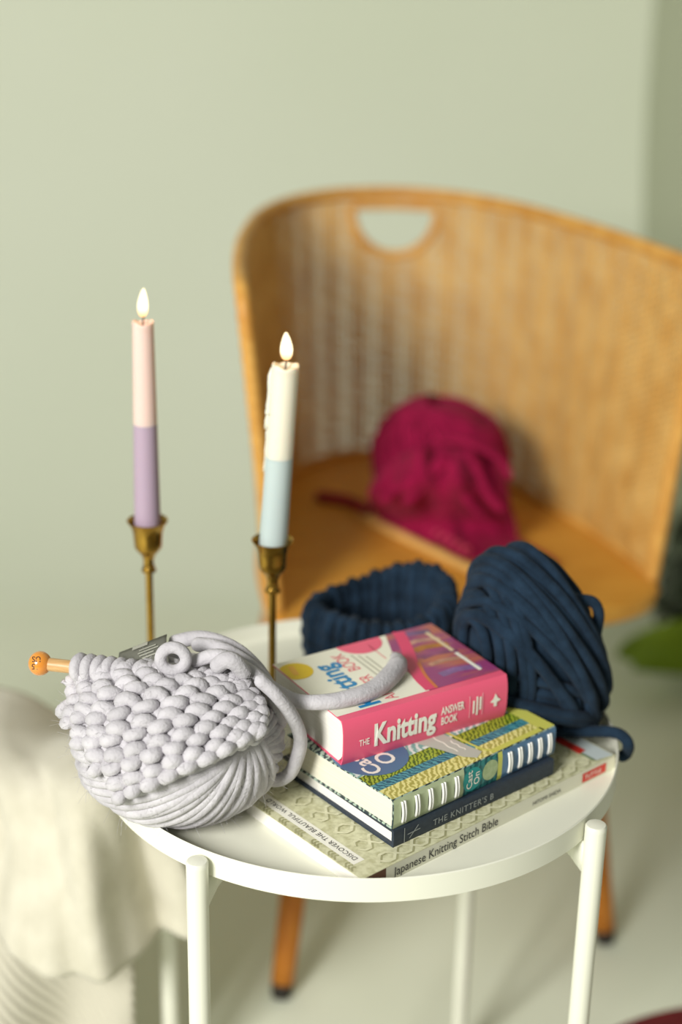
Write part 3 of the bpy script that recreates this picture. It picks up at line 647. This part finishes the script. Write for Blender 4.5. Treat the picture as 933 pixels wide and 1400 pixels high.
# ------------------------------------------------------------------ knitting on its needle
def hit(px, py, infl):
    d = ray(px, py); d = d/np.linalg.norm(d); r_ = BR+infl
    oc = (CAM-BC)/r_; dd = d/r_
    A = dd@dd; B = oc@dd; C = oc@oc-1; D = B*B-A*C
    t = (-B-math.sqrt(D))/A if D > 0 else -B/A
    return CAM+d*t
g = np.array([[(116, 914), (225, 926), (330, 938)], [(97, 985), (232, 985), (352, 968)], [(168, 1086), (262, 1047), (356, 1004)]], float)
infl = np.array([[0.014, 0.016, 0.016], [0.010, 0.015, 0.018], [0.010, 0.016, 0.024]])
def quadr(c0, c1, c2, t): return c0*(1-t)*(1-2*t)+c1*4*t*(1-t)+c2*t*(2*t-1)
GU, GV = 25, 33
ND_A = ony(55, 905, -0.110); ND_B = ony(345, 942, -0.130)
ndir = (ND_B-ND_A)/np.linalg.norm(ND_B-ND_A)
grid = np.zeros((GV, GU, 3))
for i in range(GV):
    for j in range(GU):
        v_, u_ = i/(GV-1), j/(GU-1)
        row = [quadr(g[0][k], g[1][k], g[2][k], v_) for k in range(3)]; p = quadr(row[0], row[1], row[2], u_)
        ri = [quadr(infl[0][k], infl[1][k], infl[2][k], v_) for k in range(3)]; f_ = quadr(ri[0], ri[1], ri[2], u_)
        grid[i, j] = hit(p[0], p[1], f_)
# the needle follows the top row
ND_B = grid[0, GU-1]; ND_M = grid[0, 4]
ND_D = ND_B-ND_M; ND_D /= np.linalg.norm(ND_D)
dk = ray(55, 905); # knob where its ray passes the needle line
w0 = CAM-ND_M; A_, B_, C_, D_, E_ = dk@dk, dk@ND_D, 1.0, dk@w0, ND_D@w0
tk = (A_*E_-B_*D_)/(A_*C_-B_*B_); KNOB = ND_M+ND_D*tk
blend = np.clip(1-np.arange(GV)/(GV*0.30), 0, 1)**2
pa0 = hit(116, 914, 0.0)
for j in range(GU):
    u_ = j/(GU-1); s0 = (grid[0, j]-KNOB)@ND_D; tgt = KNOB+ND_D*s0
    dlt = tgt-grid[0, j]
    for i in range(GV): grid[i, j] += dlt*blend[i]
# reparametrise each column by arc length and smooth
for j in range(GU):
    c = grid[:, j]; s = np.r_[0, np.cumsum(np.linalg.norm(np.diff(c, axis=0), axis=1))]; tt_ = np.linspace(0, s[-1], GV)
    grid[:, j] = np.stack([np.interp(tt_, s, c[:, k]) for k in range(3)], 1)
for i in range(GV):
    c = grid[i]; s = np.r_[0, np.cumsum(np.linalg.norm(np.diff(c, axis=0), axis=1))]; tt_ = np.linspace(0, s[-1], GU)
    grid[i] = np.stack([np.interp(tt_, s, c[:, k]) for k in range(3)], 1)
for _ in range(6):
    gg = grid.copy(); gg[1:-1, 1:-1] = 0.25*(grid[:-2, 1:-1]+grid[2:, 1:-1]+grid[1:-1, :-2]+grid[1:-1, 2:]); grid = gg
du = np.gradient(grid, axis=1); dv = np.gradient(grid, axis=0); nor = np.cross(dv, du); nor /= np.linalg.norm(nor, axis=2)[..., None]
if (nor[GV//2, GU//2] @ (CAM-BC)) < 0: nor = -nor
def samp(G, u_, v_):
    x = np.clip(u_, 0, 1)*(GU-1); y = np.clip(v_, 0, 1)*(GV-1); i = np.minimum(x.astype(int), GU-2); j = np.minimum(y.astype(int), GV-2); fx = (x-i)[:, None]; fy = (y-j)[:, None]
    r = G[j, i]*(1-fx)*(1-fy)+G[j, i+1]*fx*(1-fy)+G[j+1, i]*(1-fx)*fy+G[j+1, i+1]*fx*fy
    return r
width = np.mean(np.linalg.norm(np.diff(grid, axis=1), axis=2).sum(1)); height = np.mean(np.linalg.norm(np.diff(grid, axis=0), axis=2).sum(0))
sw = tag(empty('knitted_swatch', tuple(grid.reshape(-1, 3)[grid.reshape(-1, 3)[:, 2].argmin()])), 'pale grey garter stitch knitting draped over the grey yarn ball', 'knitting')
swb = np.array(sw.location)
NST, NRW = 8, 11
print('swatch', width, height, 'stitch', width/NST, 'row', height/NRW)
for r_i in range(NRW):
    front = r_i % 2 == 0
    t = np.linspace(-0.15*PI, 2*PI*NST+0.15*PI, NST*18)
    su = (t/(2*PI*NST)) + (0.105/NST)*np.sin(2*t) - (0.05/NST)*np.cos(t)*(1 if front else 0)
    vc = (r_i+0.75)/(NRW+0.2)
    hv = 0.50/NRW if front else 0.5/NRW
    jit = 0.06/NRW*np.sin(t*0.37+r_i*2.1)+0.05/NRW*np.sin(t*0.91+r_i)
    sv = vc + hv*np.cos(t) + jit
    zz = (0.0042*np.tanh(1.2*np.cos(2*t))+0.0032) if front else (-0.0028*np.cos(2*t)-0.0034)
    P = samp(grid, su, sv)+samp(nor, su, sv)*zz[:, None]
    # let the outermost stitches roll a little
    rad = 0.0056*(1+0.08*np.sin(t*1.3+r_i)+0.06*np.sin(t*2.9+r_i*2))*(1.0 if front else 0.9)
    tube('stitch_row', P-swb, rad, m_grey, sw, sides=8)
# loops round the needle
for k in range(16):
    s0 = np.interp((k+0.4)/16, [0, 1], [(grid[0, 0]-KNOB)@ND_D, (grid[0, -1]-KNOB)@ND_D]); c = KNOB+ND_D*s0
    e1 = np.cross(ND_D, pa); e1 /= np.linalg.norm(e1); e2 = np.cross(ND_D, e1)
    a = np.linspace(0, 2*PI, 18, endpoint=False)
    P = c+0.0080*(np.cos(a)[:, None]*e1+np.sin(a)[:, None]*e2)+ND_D*(0.0022*np.sin(a))[:, None]
    tube('needle_loop', P-swb, 0.0044, m_grey, sw, sides=8, closed=True)
# cast-off edge: chain along the bottom and right sides
for (uu, vv_) in ((np.linspace(0.0, 1.0, 90), np.full(90, 1.0)), (np.full(60, 1.0), np.linspace(0.12, 1.0, 60))):
    P = samp(grid, uu, vv_)-samp(nor, uu, vv_)*(0.004+0.0012*np.sin(np.arange(len(uu))*0.75))[:, None]
    tube('edge_chain', P-swb, 0.0036*(1+0.18*np.sin(np.arange(len(uu))*0.75)), m_grey, sw, sides=8)
ndl = tag(empty('knitting_needle', tuple(KNOB)), 'thick wooden knitting needle with an orange round knob holding the grey knitting', 'knitting needle')
Lf = float((grid[0, -1]-KNOB)@ND_D)+0.004
sp_ = np.linspace(0, Lf, 20); rd_ = np.full(20, 0.0053); rd_[-3:] = [0.0046, 0.003, 0.001]
tube('shaft', np.array([ND_D*s for s in sp_]), rd_, m_needle, ndl, sides=20)
kr = 0.0098; V, Fc = [], []
kx = -ND_D; ky = np.cross(kx, pa); ky /= np.linalg.norm(ky); kz = np.cross(kx, ky)
for i in range(21):
    th = PI*i/20
    for k in range(28):
        ph = 2*PI*k/28; V.append(kx*(kr*math.cos(th)*0.93)+(ky*math.cos(ph)+kz*math.sin(ph))*kr*math.sin(th))
for i in range(20):
    for k in range(28): l = (k+1) % 28; Fc.append((i*28+k, (i+1)*28+k, (i+1)*28+l, i*28+l))
ko = obj('knob', V, Fc, m_knob, ndl)
# size stamp, upside down from here
vn = CAM-KNOB; vn /= np.linalg.norm(vn); tx = -(rt-vn*(rt@vn)); tx /= np.linalg.norm(tx); ty = np.cross(vn, tx)
def kmap(ox, oy):
    def f_(x, y):
        p_ = tx*(x+ox)+ty*(y+oy); q = vn*math.sqrt(max(1e-9, (kr*0.975)**2-p_@p_))+p_
        # onto the flattened sphere, just proud
        c = q@kx; q = q-kx*c+kx*c*0.95
        return tuple(q*1.03)
    return f_
text('size_stamp', '15', 0.0062, kmap(0.0036, 0.0004), m_ink, ko, bold=0.0001, align='CENTER'); text('size_stamp', 'US', 0.0062, kmap(0.0028, -0.0052), m_ink, ko, bold=0.0001, align='CENTER')

# loose fibres standing off the wool
def fuzz(name, parent, pts, nrms, n, length, r, mat, seed):
    rg_ = np.random.default_rng(seed); V_, F_ = [], []; base = np.array(parent.location)
    for k in rg_.integers(0, len(pts), n):
        p = np.array(pts[k]); nn = np.array(nrms[k])+rg_.normal(0, 0.7, 3); nn /= np.linalg.norm(nn); w_ = rg_.normal(0, 0.8, 3); l_ = length*(0.4+rg_.random())
        P_ = np.array([p+nn*l_*t_+w_*l_*t_*t_*0.8+np.array([0, 0, -0.2*l_*t_*t_]) for t_ in np.linspace(0, 1, 6)])-base
        v_, f_ = tube_data(P_, r, 3, caps=False); q_ = len(V_); V_ += v_; F_ += [tuple(i+q_ for i in f) for f in f_]
    return obj(name, V_, F_, mat, parent, kind='stuff')
uu_, vv_ = RNG.random(600), RNG.random(600)
fuzz('fibres', sw, samp(grid, uu_, vv_)+samp(nor, uu_, vv_)*0.009, samp(nor, uu_, vv_), 500, 0.005, 0.00009, m_grey, 2)
d_ = RNG.normal(0, 1, (900, 3)); d_ /= np.linalg.norm(d_, axis=1)[:, None]; d_ = d_[d_[:, 2] > -0.75]
fuzz('fibres', grey, BC+d_*(BR+0.008), d_, 900, 0.0055, 0.00009, m_grey, 4)

# ------------------------------------------------------------------ navy yarn ball and cuff
NC = np.array([0.1500, 0.0330, 0.5985]); NR = np.array([0.059, 0.055, 0.083])
nav = tag(empty('navy_yarn_ball', (NC[0], NC[1], NC[2]-NR[2])), 'upright navy blue skein of chunky yarn leaning behind the books', 'yarn ball')
nb = np.array(nav.location); rg = np.random.default_rng(11)
V, Fc = [], []
for i in range(25):
    th = PI*i/24
    for k in range(40): ph = 2*PI*k/40; V.append(np.array([0, 0, NR[2]])+(NR-0.004)*np.array([math.sin(th)*math.cos(ph), math.sin(th)*math.sin(ph), math.cos(th)]))
for i in range(24):
    for k in range(40): l = (k+1) % 40; Fc.append((i*40+k, (i+1)*40+k, (i+1)*40+l, i*40+l))
NAVCORE = (V, Fc)
pn = CAM-NC; pn /= np.linalg.norm(pn)
def egg(P):
    """the skein narrows and leans to one side towards its top"""
    P = np.array(P, float); h = np.clip(P[:, 2]/(2*NR[2]), -0.1, 1.1); k = 1.12-0.26*h
    P[:, 0] = P[:, 0]*k-0.030*(h-0.45); P[:, 1] = P[:, 1]*k; return P
obj('core', egg(NAVCORE[0]), NAVCORE[1], m_navy, nav)
def turns(nrm, d0, d1, n, lift, r, jit=0.02, tiltj=0.03):
    nrm = np.array(nrm, float); nrm /= np.linalg.norm(nrm)
    for k in range(n):
        d = d0+(d1-d0)*k/max(1, n-1)+rg.normal(0, jit*0.4)
        nn = nrm+rg.normal(0, tiltj, 3); nn /= np.linalg.norm(nn)
        a = np.cross(nn, [0.31, 0.2, 0.9]); a /= np.linalg.norm(a); b = np.cross(nn, a); s = np.linspace(0, 2*PI, 72, endpoint=False)
        U = math.sqrt(max(0.02, 1-d*d))*(np.cos(s)[:, None]*a+np.sin(s)[:, None]*b)+d*nn
        P = np.array([0, 0, NR[2]])+U*(NR+lift+0.0009*np.sin(s*2+k)[:, None])
        tube('yarn_strand', egg(P), r*(1+0.05*np.sin(s*9+k)), m_navy, nav, sides=8, closed=True)
turns(rt*0.15+up*0.98-pn*0.05, -0.95, -0.50, 5, -0.001, 0.0050)
turns(rt*-0.80+up*-0.10+pn*0.45, 0.50, 0.94, 5, 0.0012, 0.0050)
turns(rt*0.56+up*0.74-pn*0.30, -0.52, 0.95, 13, 0.003, 0.0051, 0.05, 0.05)
turns(rt*0.20+up*0.95+pn*0.10, -0.64, -0.56, 2, 0.0085, 0.0052)
turns(rt*0.70+up*0.60-pn*0.35, 0.00, 0.45, 4, 0.0075, 0.0050, 0.05, 0.06)
ny = NC[1]
loose(nav, 'loose_strand', [ony(738, 800, ny-0.028), ony(765, 812, ny-0.020), ony(790, 819, ny-0.012), ony(811, 823, ny-0.012), ony(819, 838, ny-0.012), ony(816, 862, ny-0.012), ony(810, 890, ny-0.012), ony(803, 915, ny-.012)], 0.0050, m_navy, 60)
loose(nav, 'loose_strand', [ony(748, 820, ny-0.035), ony(775, 836, ny-0.03), ony(790, 856, ny-0.028), ony(794, 886, ny-0.028), ony(790, 920, ny-.025)], 0.0048, m_navy, 50)
loose(nav, 'loose_strand', [onz(745, 1000, 0.533), onz(770, 1000, 0.536), onz(800, 1000, 0.538), onz(828, 1000, 0.5385), onz(848, 1004, 0.538), onz(859, 1016, 0.533), ony(857, 1030, -0.012), ony(846, 1036, -0.018)], 0.0052, m_navy, 60)
# ribbed bind at the foot of the skein
for k in range(9):
    px = 668+k*17; a = ony(px, 945+6*math.sin(k), ny-0.052+0.003*abs(k-4)); b = ony(px+4, 1003-abs(k-5)*3, ny-0.040+0.003*abs(k-4))
    loose(nav, 'loose_strand', [a, (a+b)/2+np.array([0, -0.006, 0]), b], 0.0048, m_navy, 14)

cuff = tag(empty('knitted_cuff', (0.0215, 0.150, ZF)), 'navy blue ribbed knitted cuff standing open behind the books', 'knitwear')
NRB = 34; rx, ry, chh = 0.064, 0.048, 0.070
for k in range(NRB):
    a = 2*PI*k/NRB; c, s = math.cos(a), math.sin(a)
    sag = 0.013*math.cos(a-0.7)+0.007*math.sin(2*a+0.2)
    pts = []
    for z in np.linspace(0.004, chh+sag, 12):
        f_ = 1+0.05*math.sin(PI*z/chh)+0.06*(z/chh)*math.cos(a*2)
        pts.append(((rx*c)*f_, (ry*s)*f_, z))
    top_ = pts[-1]; pts += [(top_[0]*0.97, top_[1]*0.97, top_[2]+0.003), (top_[0]*0.90, top_[1]*0.90, top_[2]+0.0025), (top_[0]*0.86, top_[1]*0.86, top_[2]-0.004), (top_[0]*0.85, top_[1]*0.85, top_[2]-0.02), (pts[2][0]*0.85, pts[2][1]*0.85, 0.012)]
    P = spline(pts, 34); sgm = np.arange(34)
    tube('rib', P, (0.0071 if k % 2 else 0.0052)*(1+0.14*np.sin(sgm*1.5)), m_navy, cuff, sides=8)

# ------------------------------------------------------------------ magenta yarn and needle on the chair
mc = onz(603, 628, 0.528); mr_ = np.array([0.083, 0.080, 0.078])
mag = winding_ball('magenta_yarn_ball', 'magenta ball of yarn resting on the wooden chair seat', mc, mr_, rt*0.3+up*0.8+pn*0.3, 0.95, 90, 0.0034, m_mag, 0.006, 5, group=None, sides=6)
def strand_pile(name, label, pts_list, r, mat, cat):
    allp = np.vstack([np.array(p) for p in pts_list]); t = tag(empty(name, tuple(np.r_[allp[:, :2].mean(0), ZS])), label, cat)
    for p in pts_list: loose(t, 'yarn_strand', p, r, mat, 40, 8)
    return t
# crumpled knitted piece in front of the ball
yf = mc[1]-0.098
gp = [[(512, 650), (560, 618), (620, 612), (692, 640)], [(503, 678), (560, 668), (625, 662), (699, 690)], [(512, 702), (572, 712), (640, 716), (708, 728)], [(535, 722), (590, 742), (640, 762), (708, 758)]]
G = [[ony(*gp[0][0], yf+.03), ony(*gp[0][1], yf), ony(*gp[0][2], yf), ony(*gp[0][3], yf+.03)], [ony(*gp[1][0], yf+.01), ony(*gp[1][1], yf-.03), ony(*gp[1][2], yf-.03), ony(*gp[1][3], yf)], [onz(*p, 0.456) for p in gp[2]], [onz(*p, 0.449) for p in gp[3]]]
G[2][1] = onz(*gp[2][1], 0.470); G[2][2] = onz(*gp[2][2], 0.472); G = np.array(G)
n1, n2 = 40, 56
rowsP = [spline(G[i], n2) for i in range(4)]; V = []
for j in range(n2): pass
colsP = np.array([spline(np.array([rowsP[i][j] for i in range(4)]), n1) for j in range(n2)])
Vt = []
for j in range(n2):
    for i in range(n1):
        p = colsP[j, i].copy(); u_, v_ = j/(n2-1), i/(n1-1)
        f0 = (0.013*math.sin(u_*21+v_*3.0)+0.006*math.sin(u_*37-v_*9))*(1-v_*0.7)*math.sin(PI*u_)
        p[2] += f0*0.4; p[1] -= f0
        Vt.append(p)
Fc = [(j*n1+i, j*n1+i+1, (j+1)*n1+i+1, (j+1)*n1+i) for j in range(n2-1) for i in range(n1-1)]
mk = tag(empty('magenta_knitting', tuple(np.r_[onz(610, 720, ZS)[:2], ZS])), 'crumpled magenta knitting lying in front of the magenta ball', 'knitting')
mo = obj('fabric', [p-np.array(mk.location) for p in Vt], Fc, m_mag, mk); md = mo.modifiers.new('thickness', 'SOLIDIFY'); md.thickness = 0.005
for pts, r in (([(552, 690), (572, 672), (590, 648), (606, 618)], .006), ([(606, 618), (622, 650), (640, 685), (662, 708)], .006), ([(640, 615), (657, 650), (672, 682), (690, 700)], .006), ([(520, 688), (545, 668), (575, 660), (612, 630)], .006), ([(590, 600), (640, 606), (680, 625), (700, 655)], .005)):
    loose(mk, 'loose_strand', [ony(x, y, yf-0.012-0.022*max(0, (y-620)/80)) for x, y in pts], r, m_mag, 40)
for pts in ([(505, 700), (490, 690), (465, 682), (430, 678)], [(705, 742), (722, 752), (745, 764), (760, 776)]):
    loose(mk, 'loose_strand', [onz(x, y, .447) for x, y in pts], .007, m_mag, 30)
st_ = np.array([onz(568+10*i, 716+5.4*i, 0.4555) for i in range(8)])
for i, p in enumerate(st_): 
    q = p-np.array(mk.location); tube('needle_stitch', [q+np.array([0.004*math.cos(a), -0.004*math.sin(a)*0.3, 0.006*math.sin(a)]) for a in np.linspace(0, 2*PI, 12, endpoint=False)], 0.0026, M('rose_wool', (190, 58, 88), 0.9), mk, sides=6, closed=True)
A0, A1 = onz(488, 703, ZS+0.0062), onz(660, 786, ZS+0.0062)
ns = tag(empty('wooden_needle', tuple(A0)), 'pale wooden knitting needle lying on the chair seat beside the magenta knitting', 'knitting needle')
P = np.array([A0*(1-t)+A1*t for t in np.linspace(-0.0, 1.0, 16)])-np.array(A0)
rr_ = np.full(16, 0.0058); rr_[0] = 0.0015; rr_[1] = 0.0042
tube('shaft', P, rr_, M('pale_needle', (228, 184, 108), 0.4), ns, sides=14)
A2 = A1-A0; kn = A2*1.0
V, Fc = tube_data(np.array([kn, kn*1.01, kn*1.03, kn*1.055, kn*1.075, kn*1.085]), [0.005, 0.0062, 0.0062, 0.0062, 0.0052, 0.002], 16); obj('knob', V, Fc, M('pale_needle', (0, 0, 0)), ns)

# ------------------------------------------------------------------ blanket draped at the left
bl = tag(empty('cream_blanket', (-0.40, 0.32, 0)), 'cream cotton blanket hanging in soft folds beside the table', 'blanket')
bb = np.array(bl.location)
def sheet(name, ctrl, n1, n2, fold, mat, thick=0.006):
    C = np.array(ctrl, float); R_ = [spline(c, n2) for c in C]
    cols = np.array([spline(np.array([r[j] for r in R_]), n1) for j in range(n2)])
    Vv = []
    for j in range(n2):
        for i in range(n1): Vv.append(cols[j, i]+fold(j/(n2-1), i/(n1-1))-bb)
    Ff = [(j*n1+i, j*n1+i+1, (j+1)*n1+i+1, (j+1)*n1+i) for j in range(n2-1) for i in range(n1-1)]
    o_ = obj(name, Vv, Ff, mat, bl); m2 = o_.modifiers.new('thickness', 'SOLIDIFY'); m2.thickness = thick; m2.offset = 0
    return o_
def fold_a(u, v): return np.array([0.005*math.sin(v*9+u*4), -0.008*math.sin(u*31+v*3.0)*min(1, v*1.5)-0.005*math.sin(u*60+v*8)*v, 0.010*math.sin(u*11+1.0)*(1-v)+0.004*math.sin(u*27+v*7)])
sheet('top_fold', [
    [(-.72, .40, .40), (-.54, .38, .42), (-.44, .36, .375), (-.37, .32, .375), (-.30, .29, .37), (-.265, .27, .36), (-.235, .27, .35)],
    [(-.66, .26, .445), (-.49, .24, .452), (-.41, .22, .395), (-.345, .18, .400), (-.280, .15, .420), (-.25, .15, .41), (-.225, .16, .40)],
    [(-.60, .18, .410), (-.455, .15, .405), (-.375, .135, .392), (-.315, .10, .398), (-.255, .062, .416), (-.228, .080, .41), (-.204, .100, .39)],
    [(-.58, .17, .375), (-.435, .145, .370), (-.365, .125, .350), (-.305, .075, .345), (-.252, .040, .345), (-.205, .095, .34), (-.166, .104, .33)],
    [(-.56, .16, .33), (-.415, .12, .315), (-.352, .09, .295), (-.300, .050, .285), (-.250, .030, .280), (-.195, .102, .285), (-.152, .098, .275)],
    [(-.54, .15, .295), (-.395, .105, .280), (-.340, .065, .258), (-.298, .036, .245), (-.240, .030, .232), (-.186, .100, .240), (-.146, .092, .230)]], 60, 130, fold_a, m_cream, 0.009)
def fold_b(u, v): return np.array([0, -0.020*math.sin(u*17+v*4+0.8)*(0.3+v), 0.004*math.sin(u*20)])
sheet('under_fold', [
    [(-.70, .24, .37), (-.55, .23, .37), (-.42, .19, .35), (-.33, .17, .32), (-.26, .16, .32)],
    [(-.66, .19, .25), (-.48, .15, .25), (-.37, .13, .23), (-.28, .12, .22), (-.225, .13, .22)],
    [(-.60, .13, .12), (-.44, .08, .13), (-.345, .085, .11), (-.265, .11, .10), (-.222, .13, .11)],
    [(-.56, .06, .014), (-.41, .02, .014), (-.335, .055, .014), (-.262, .10, .014), (-.225, .13, .016)]], 44, 70, fold_b, m_rib, 0.008)

# ------------------------------------------------------------------ red rug
e_ = onz(900, 1391, 0)[:2]; rr0 = 0.27; rc = e_+rr0*np.array([0.35, -0.93])
rug = lathe('red_rug', [(0, 0.0), (rr0-0.004, 0.0), (rr0, 0.003), (rr0, 0.006), (rr0-0.004, 0.009), (0, 0.009)], m_red_rug, None, 90, loc=(rc[0], rc[1], 0.0))
tag(rug, 'dark red round rug on the floor in front of the chair', 'rug')

# ------------------------------------------------------------------ leafy plant by the wall
pl_ = tag(empty('potted_plant', (0.655, 0.80, 0)), 'broad-leaved green plant on the floor behind the chair', 'plant')
pb = np.array(pl_.location)
m_leafd = M('dark_leaf', (40, 58, 16), 0.4, spec=0.5, col2=(30, 46, 12), nscale=12); m_leafb = M('bright_leaf', (150, 182, 34), 0.45, spec=0.4, col2=(130, 162, 24), nscale=12)
lathe('pot', [(0.085, 0), (0.095, 0.006), (0.125, 0.20), (0.135, 0.205), (0.135, 0.23), (0.122, 0.23), (0.118, 0.20), (0, 0.195)], M('clay_pot', (170, 150, 120), 0.8), pl_, 40)
def leaf(base, tip, w, droop, mat, roll=0.0):
    base, tip = np.array(base, float), np.array(tip, float); d = tip-base; L2 = np.linalg.norm(d); x = d/L2; sd = np.cross(x, [0, 0, 1.]); sd /= np.linalg.norm(sd)+1e-9; nn = np.cross(sd, x)
    sd, nn = sd*math.cos(roll)+nn*math.sin(roll), nn*math.cos(roll)-sd*math.sin(roll)
    Vv, Ff = [], []; n = 14
    for i in range(n+1):
        s = i/n; ww = w*math.sin(PI*min(1, s*0.94+0.05))**0.55*(1-0.12*s)
        c = base+d*s-np.array([0, 0, droop])*s*s*L2+np.array([0, 0, droop])*s*L2*0.6
        for k in range(5):
            q = (k-2)/2; Vv.append(c+sd*ww*q+nn*(0.18*ww*abs(q)+0.006*math.sin(s*9+k))-pb)
    for i in range(n):
        for k in range(4): Ff.append((i*5+k, i*5+k+1, (i+1)*5+k+1, (i+1)*5+k))
    o_ = obj('leaf', Vv, Ff, mat, pl_); m2 = o_.modifiers.new('thickness', 'SOLIDIFY'); m2.thickness = 0.0012
    tube('stem', [np.array([0.0, 0, 0.19]), (base-pb)*0.6+np.array([0, 0, 0.10]), base-pb], 0.004, mat, pl_, sides=6)
pc = np.array([0.655, 0.80, 0.30])
leaf(ony(1010, 880, 1.10), ony(846, 893, 1.02), 0.046, 0.02, m_leafb, 0.75)
leaf(ony(1010, 880, 1.13), ony(868, 912, 1.05), 0.036, 0.02, m_leafb, 0.65)
for (bx, by, tx_, ty_, yy, w_) in ((1000, 760, 905, 800, 1.22, .055), (1010, 800, 898, 845, 1.2, .05), (1000, 720, 918, 745, 1.28, .05), (1020, 850, 908, 860, 1.18, .045), (1010, 700, 925, 715, 1.3, .04), (1040, 780, 930, 790, 1.25, .06), (1000, 740, 900, 770, 1.16, .055), (1005, 815, 896, 825, 1.15, .055), (1000, 840, 902, 868, 1.13, .05), (1010, 775, 906, 835, 1.14, .05)):
    leaf(ony(bx, by, yy+0.08), ony(tx_, ty_, yy), w_, 0.06, m_leafd, random.uniform(-.3, .6))
for a in np.linspace(-1.4, 0.9, 5):
    leaf((pc[0]+0.10*math.cos(a), pc[1]+0.10*math.sin(a), 0.36+0.03*math.sin(a*3)), (pc[0]+0.33*math.cos(a), pc[1]+0.33*math.sin(a), 0.46+0.06*math.sin(a*2)), 0.05, 0.15, m_leafd, random.uniform(-.3, .3))
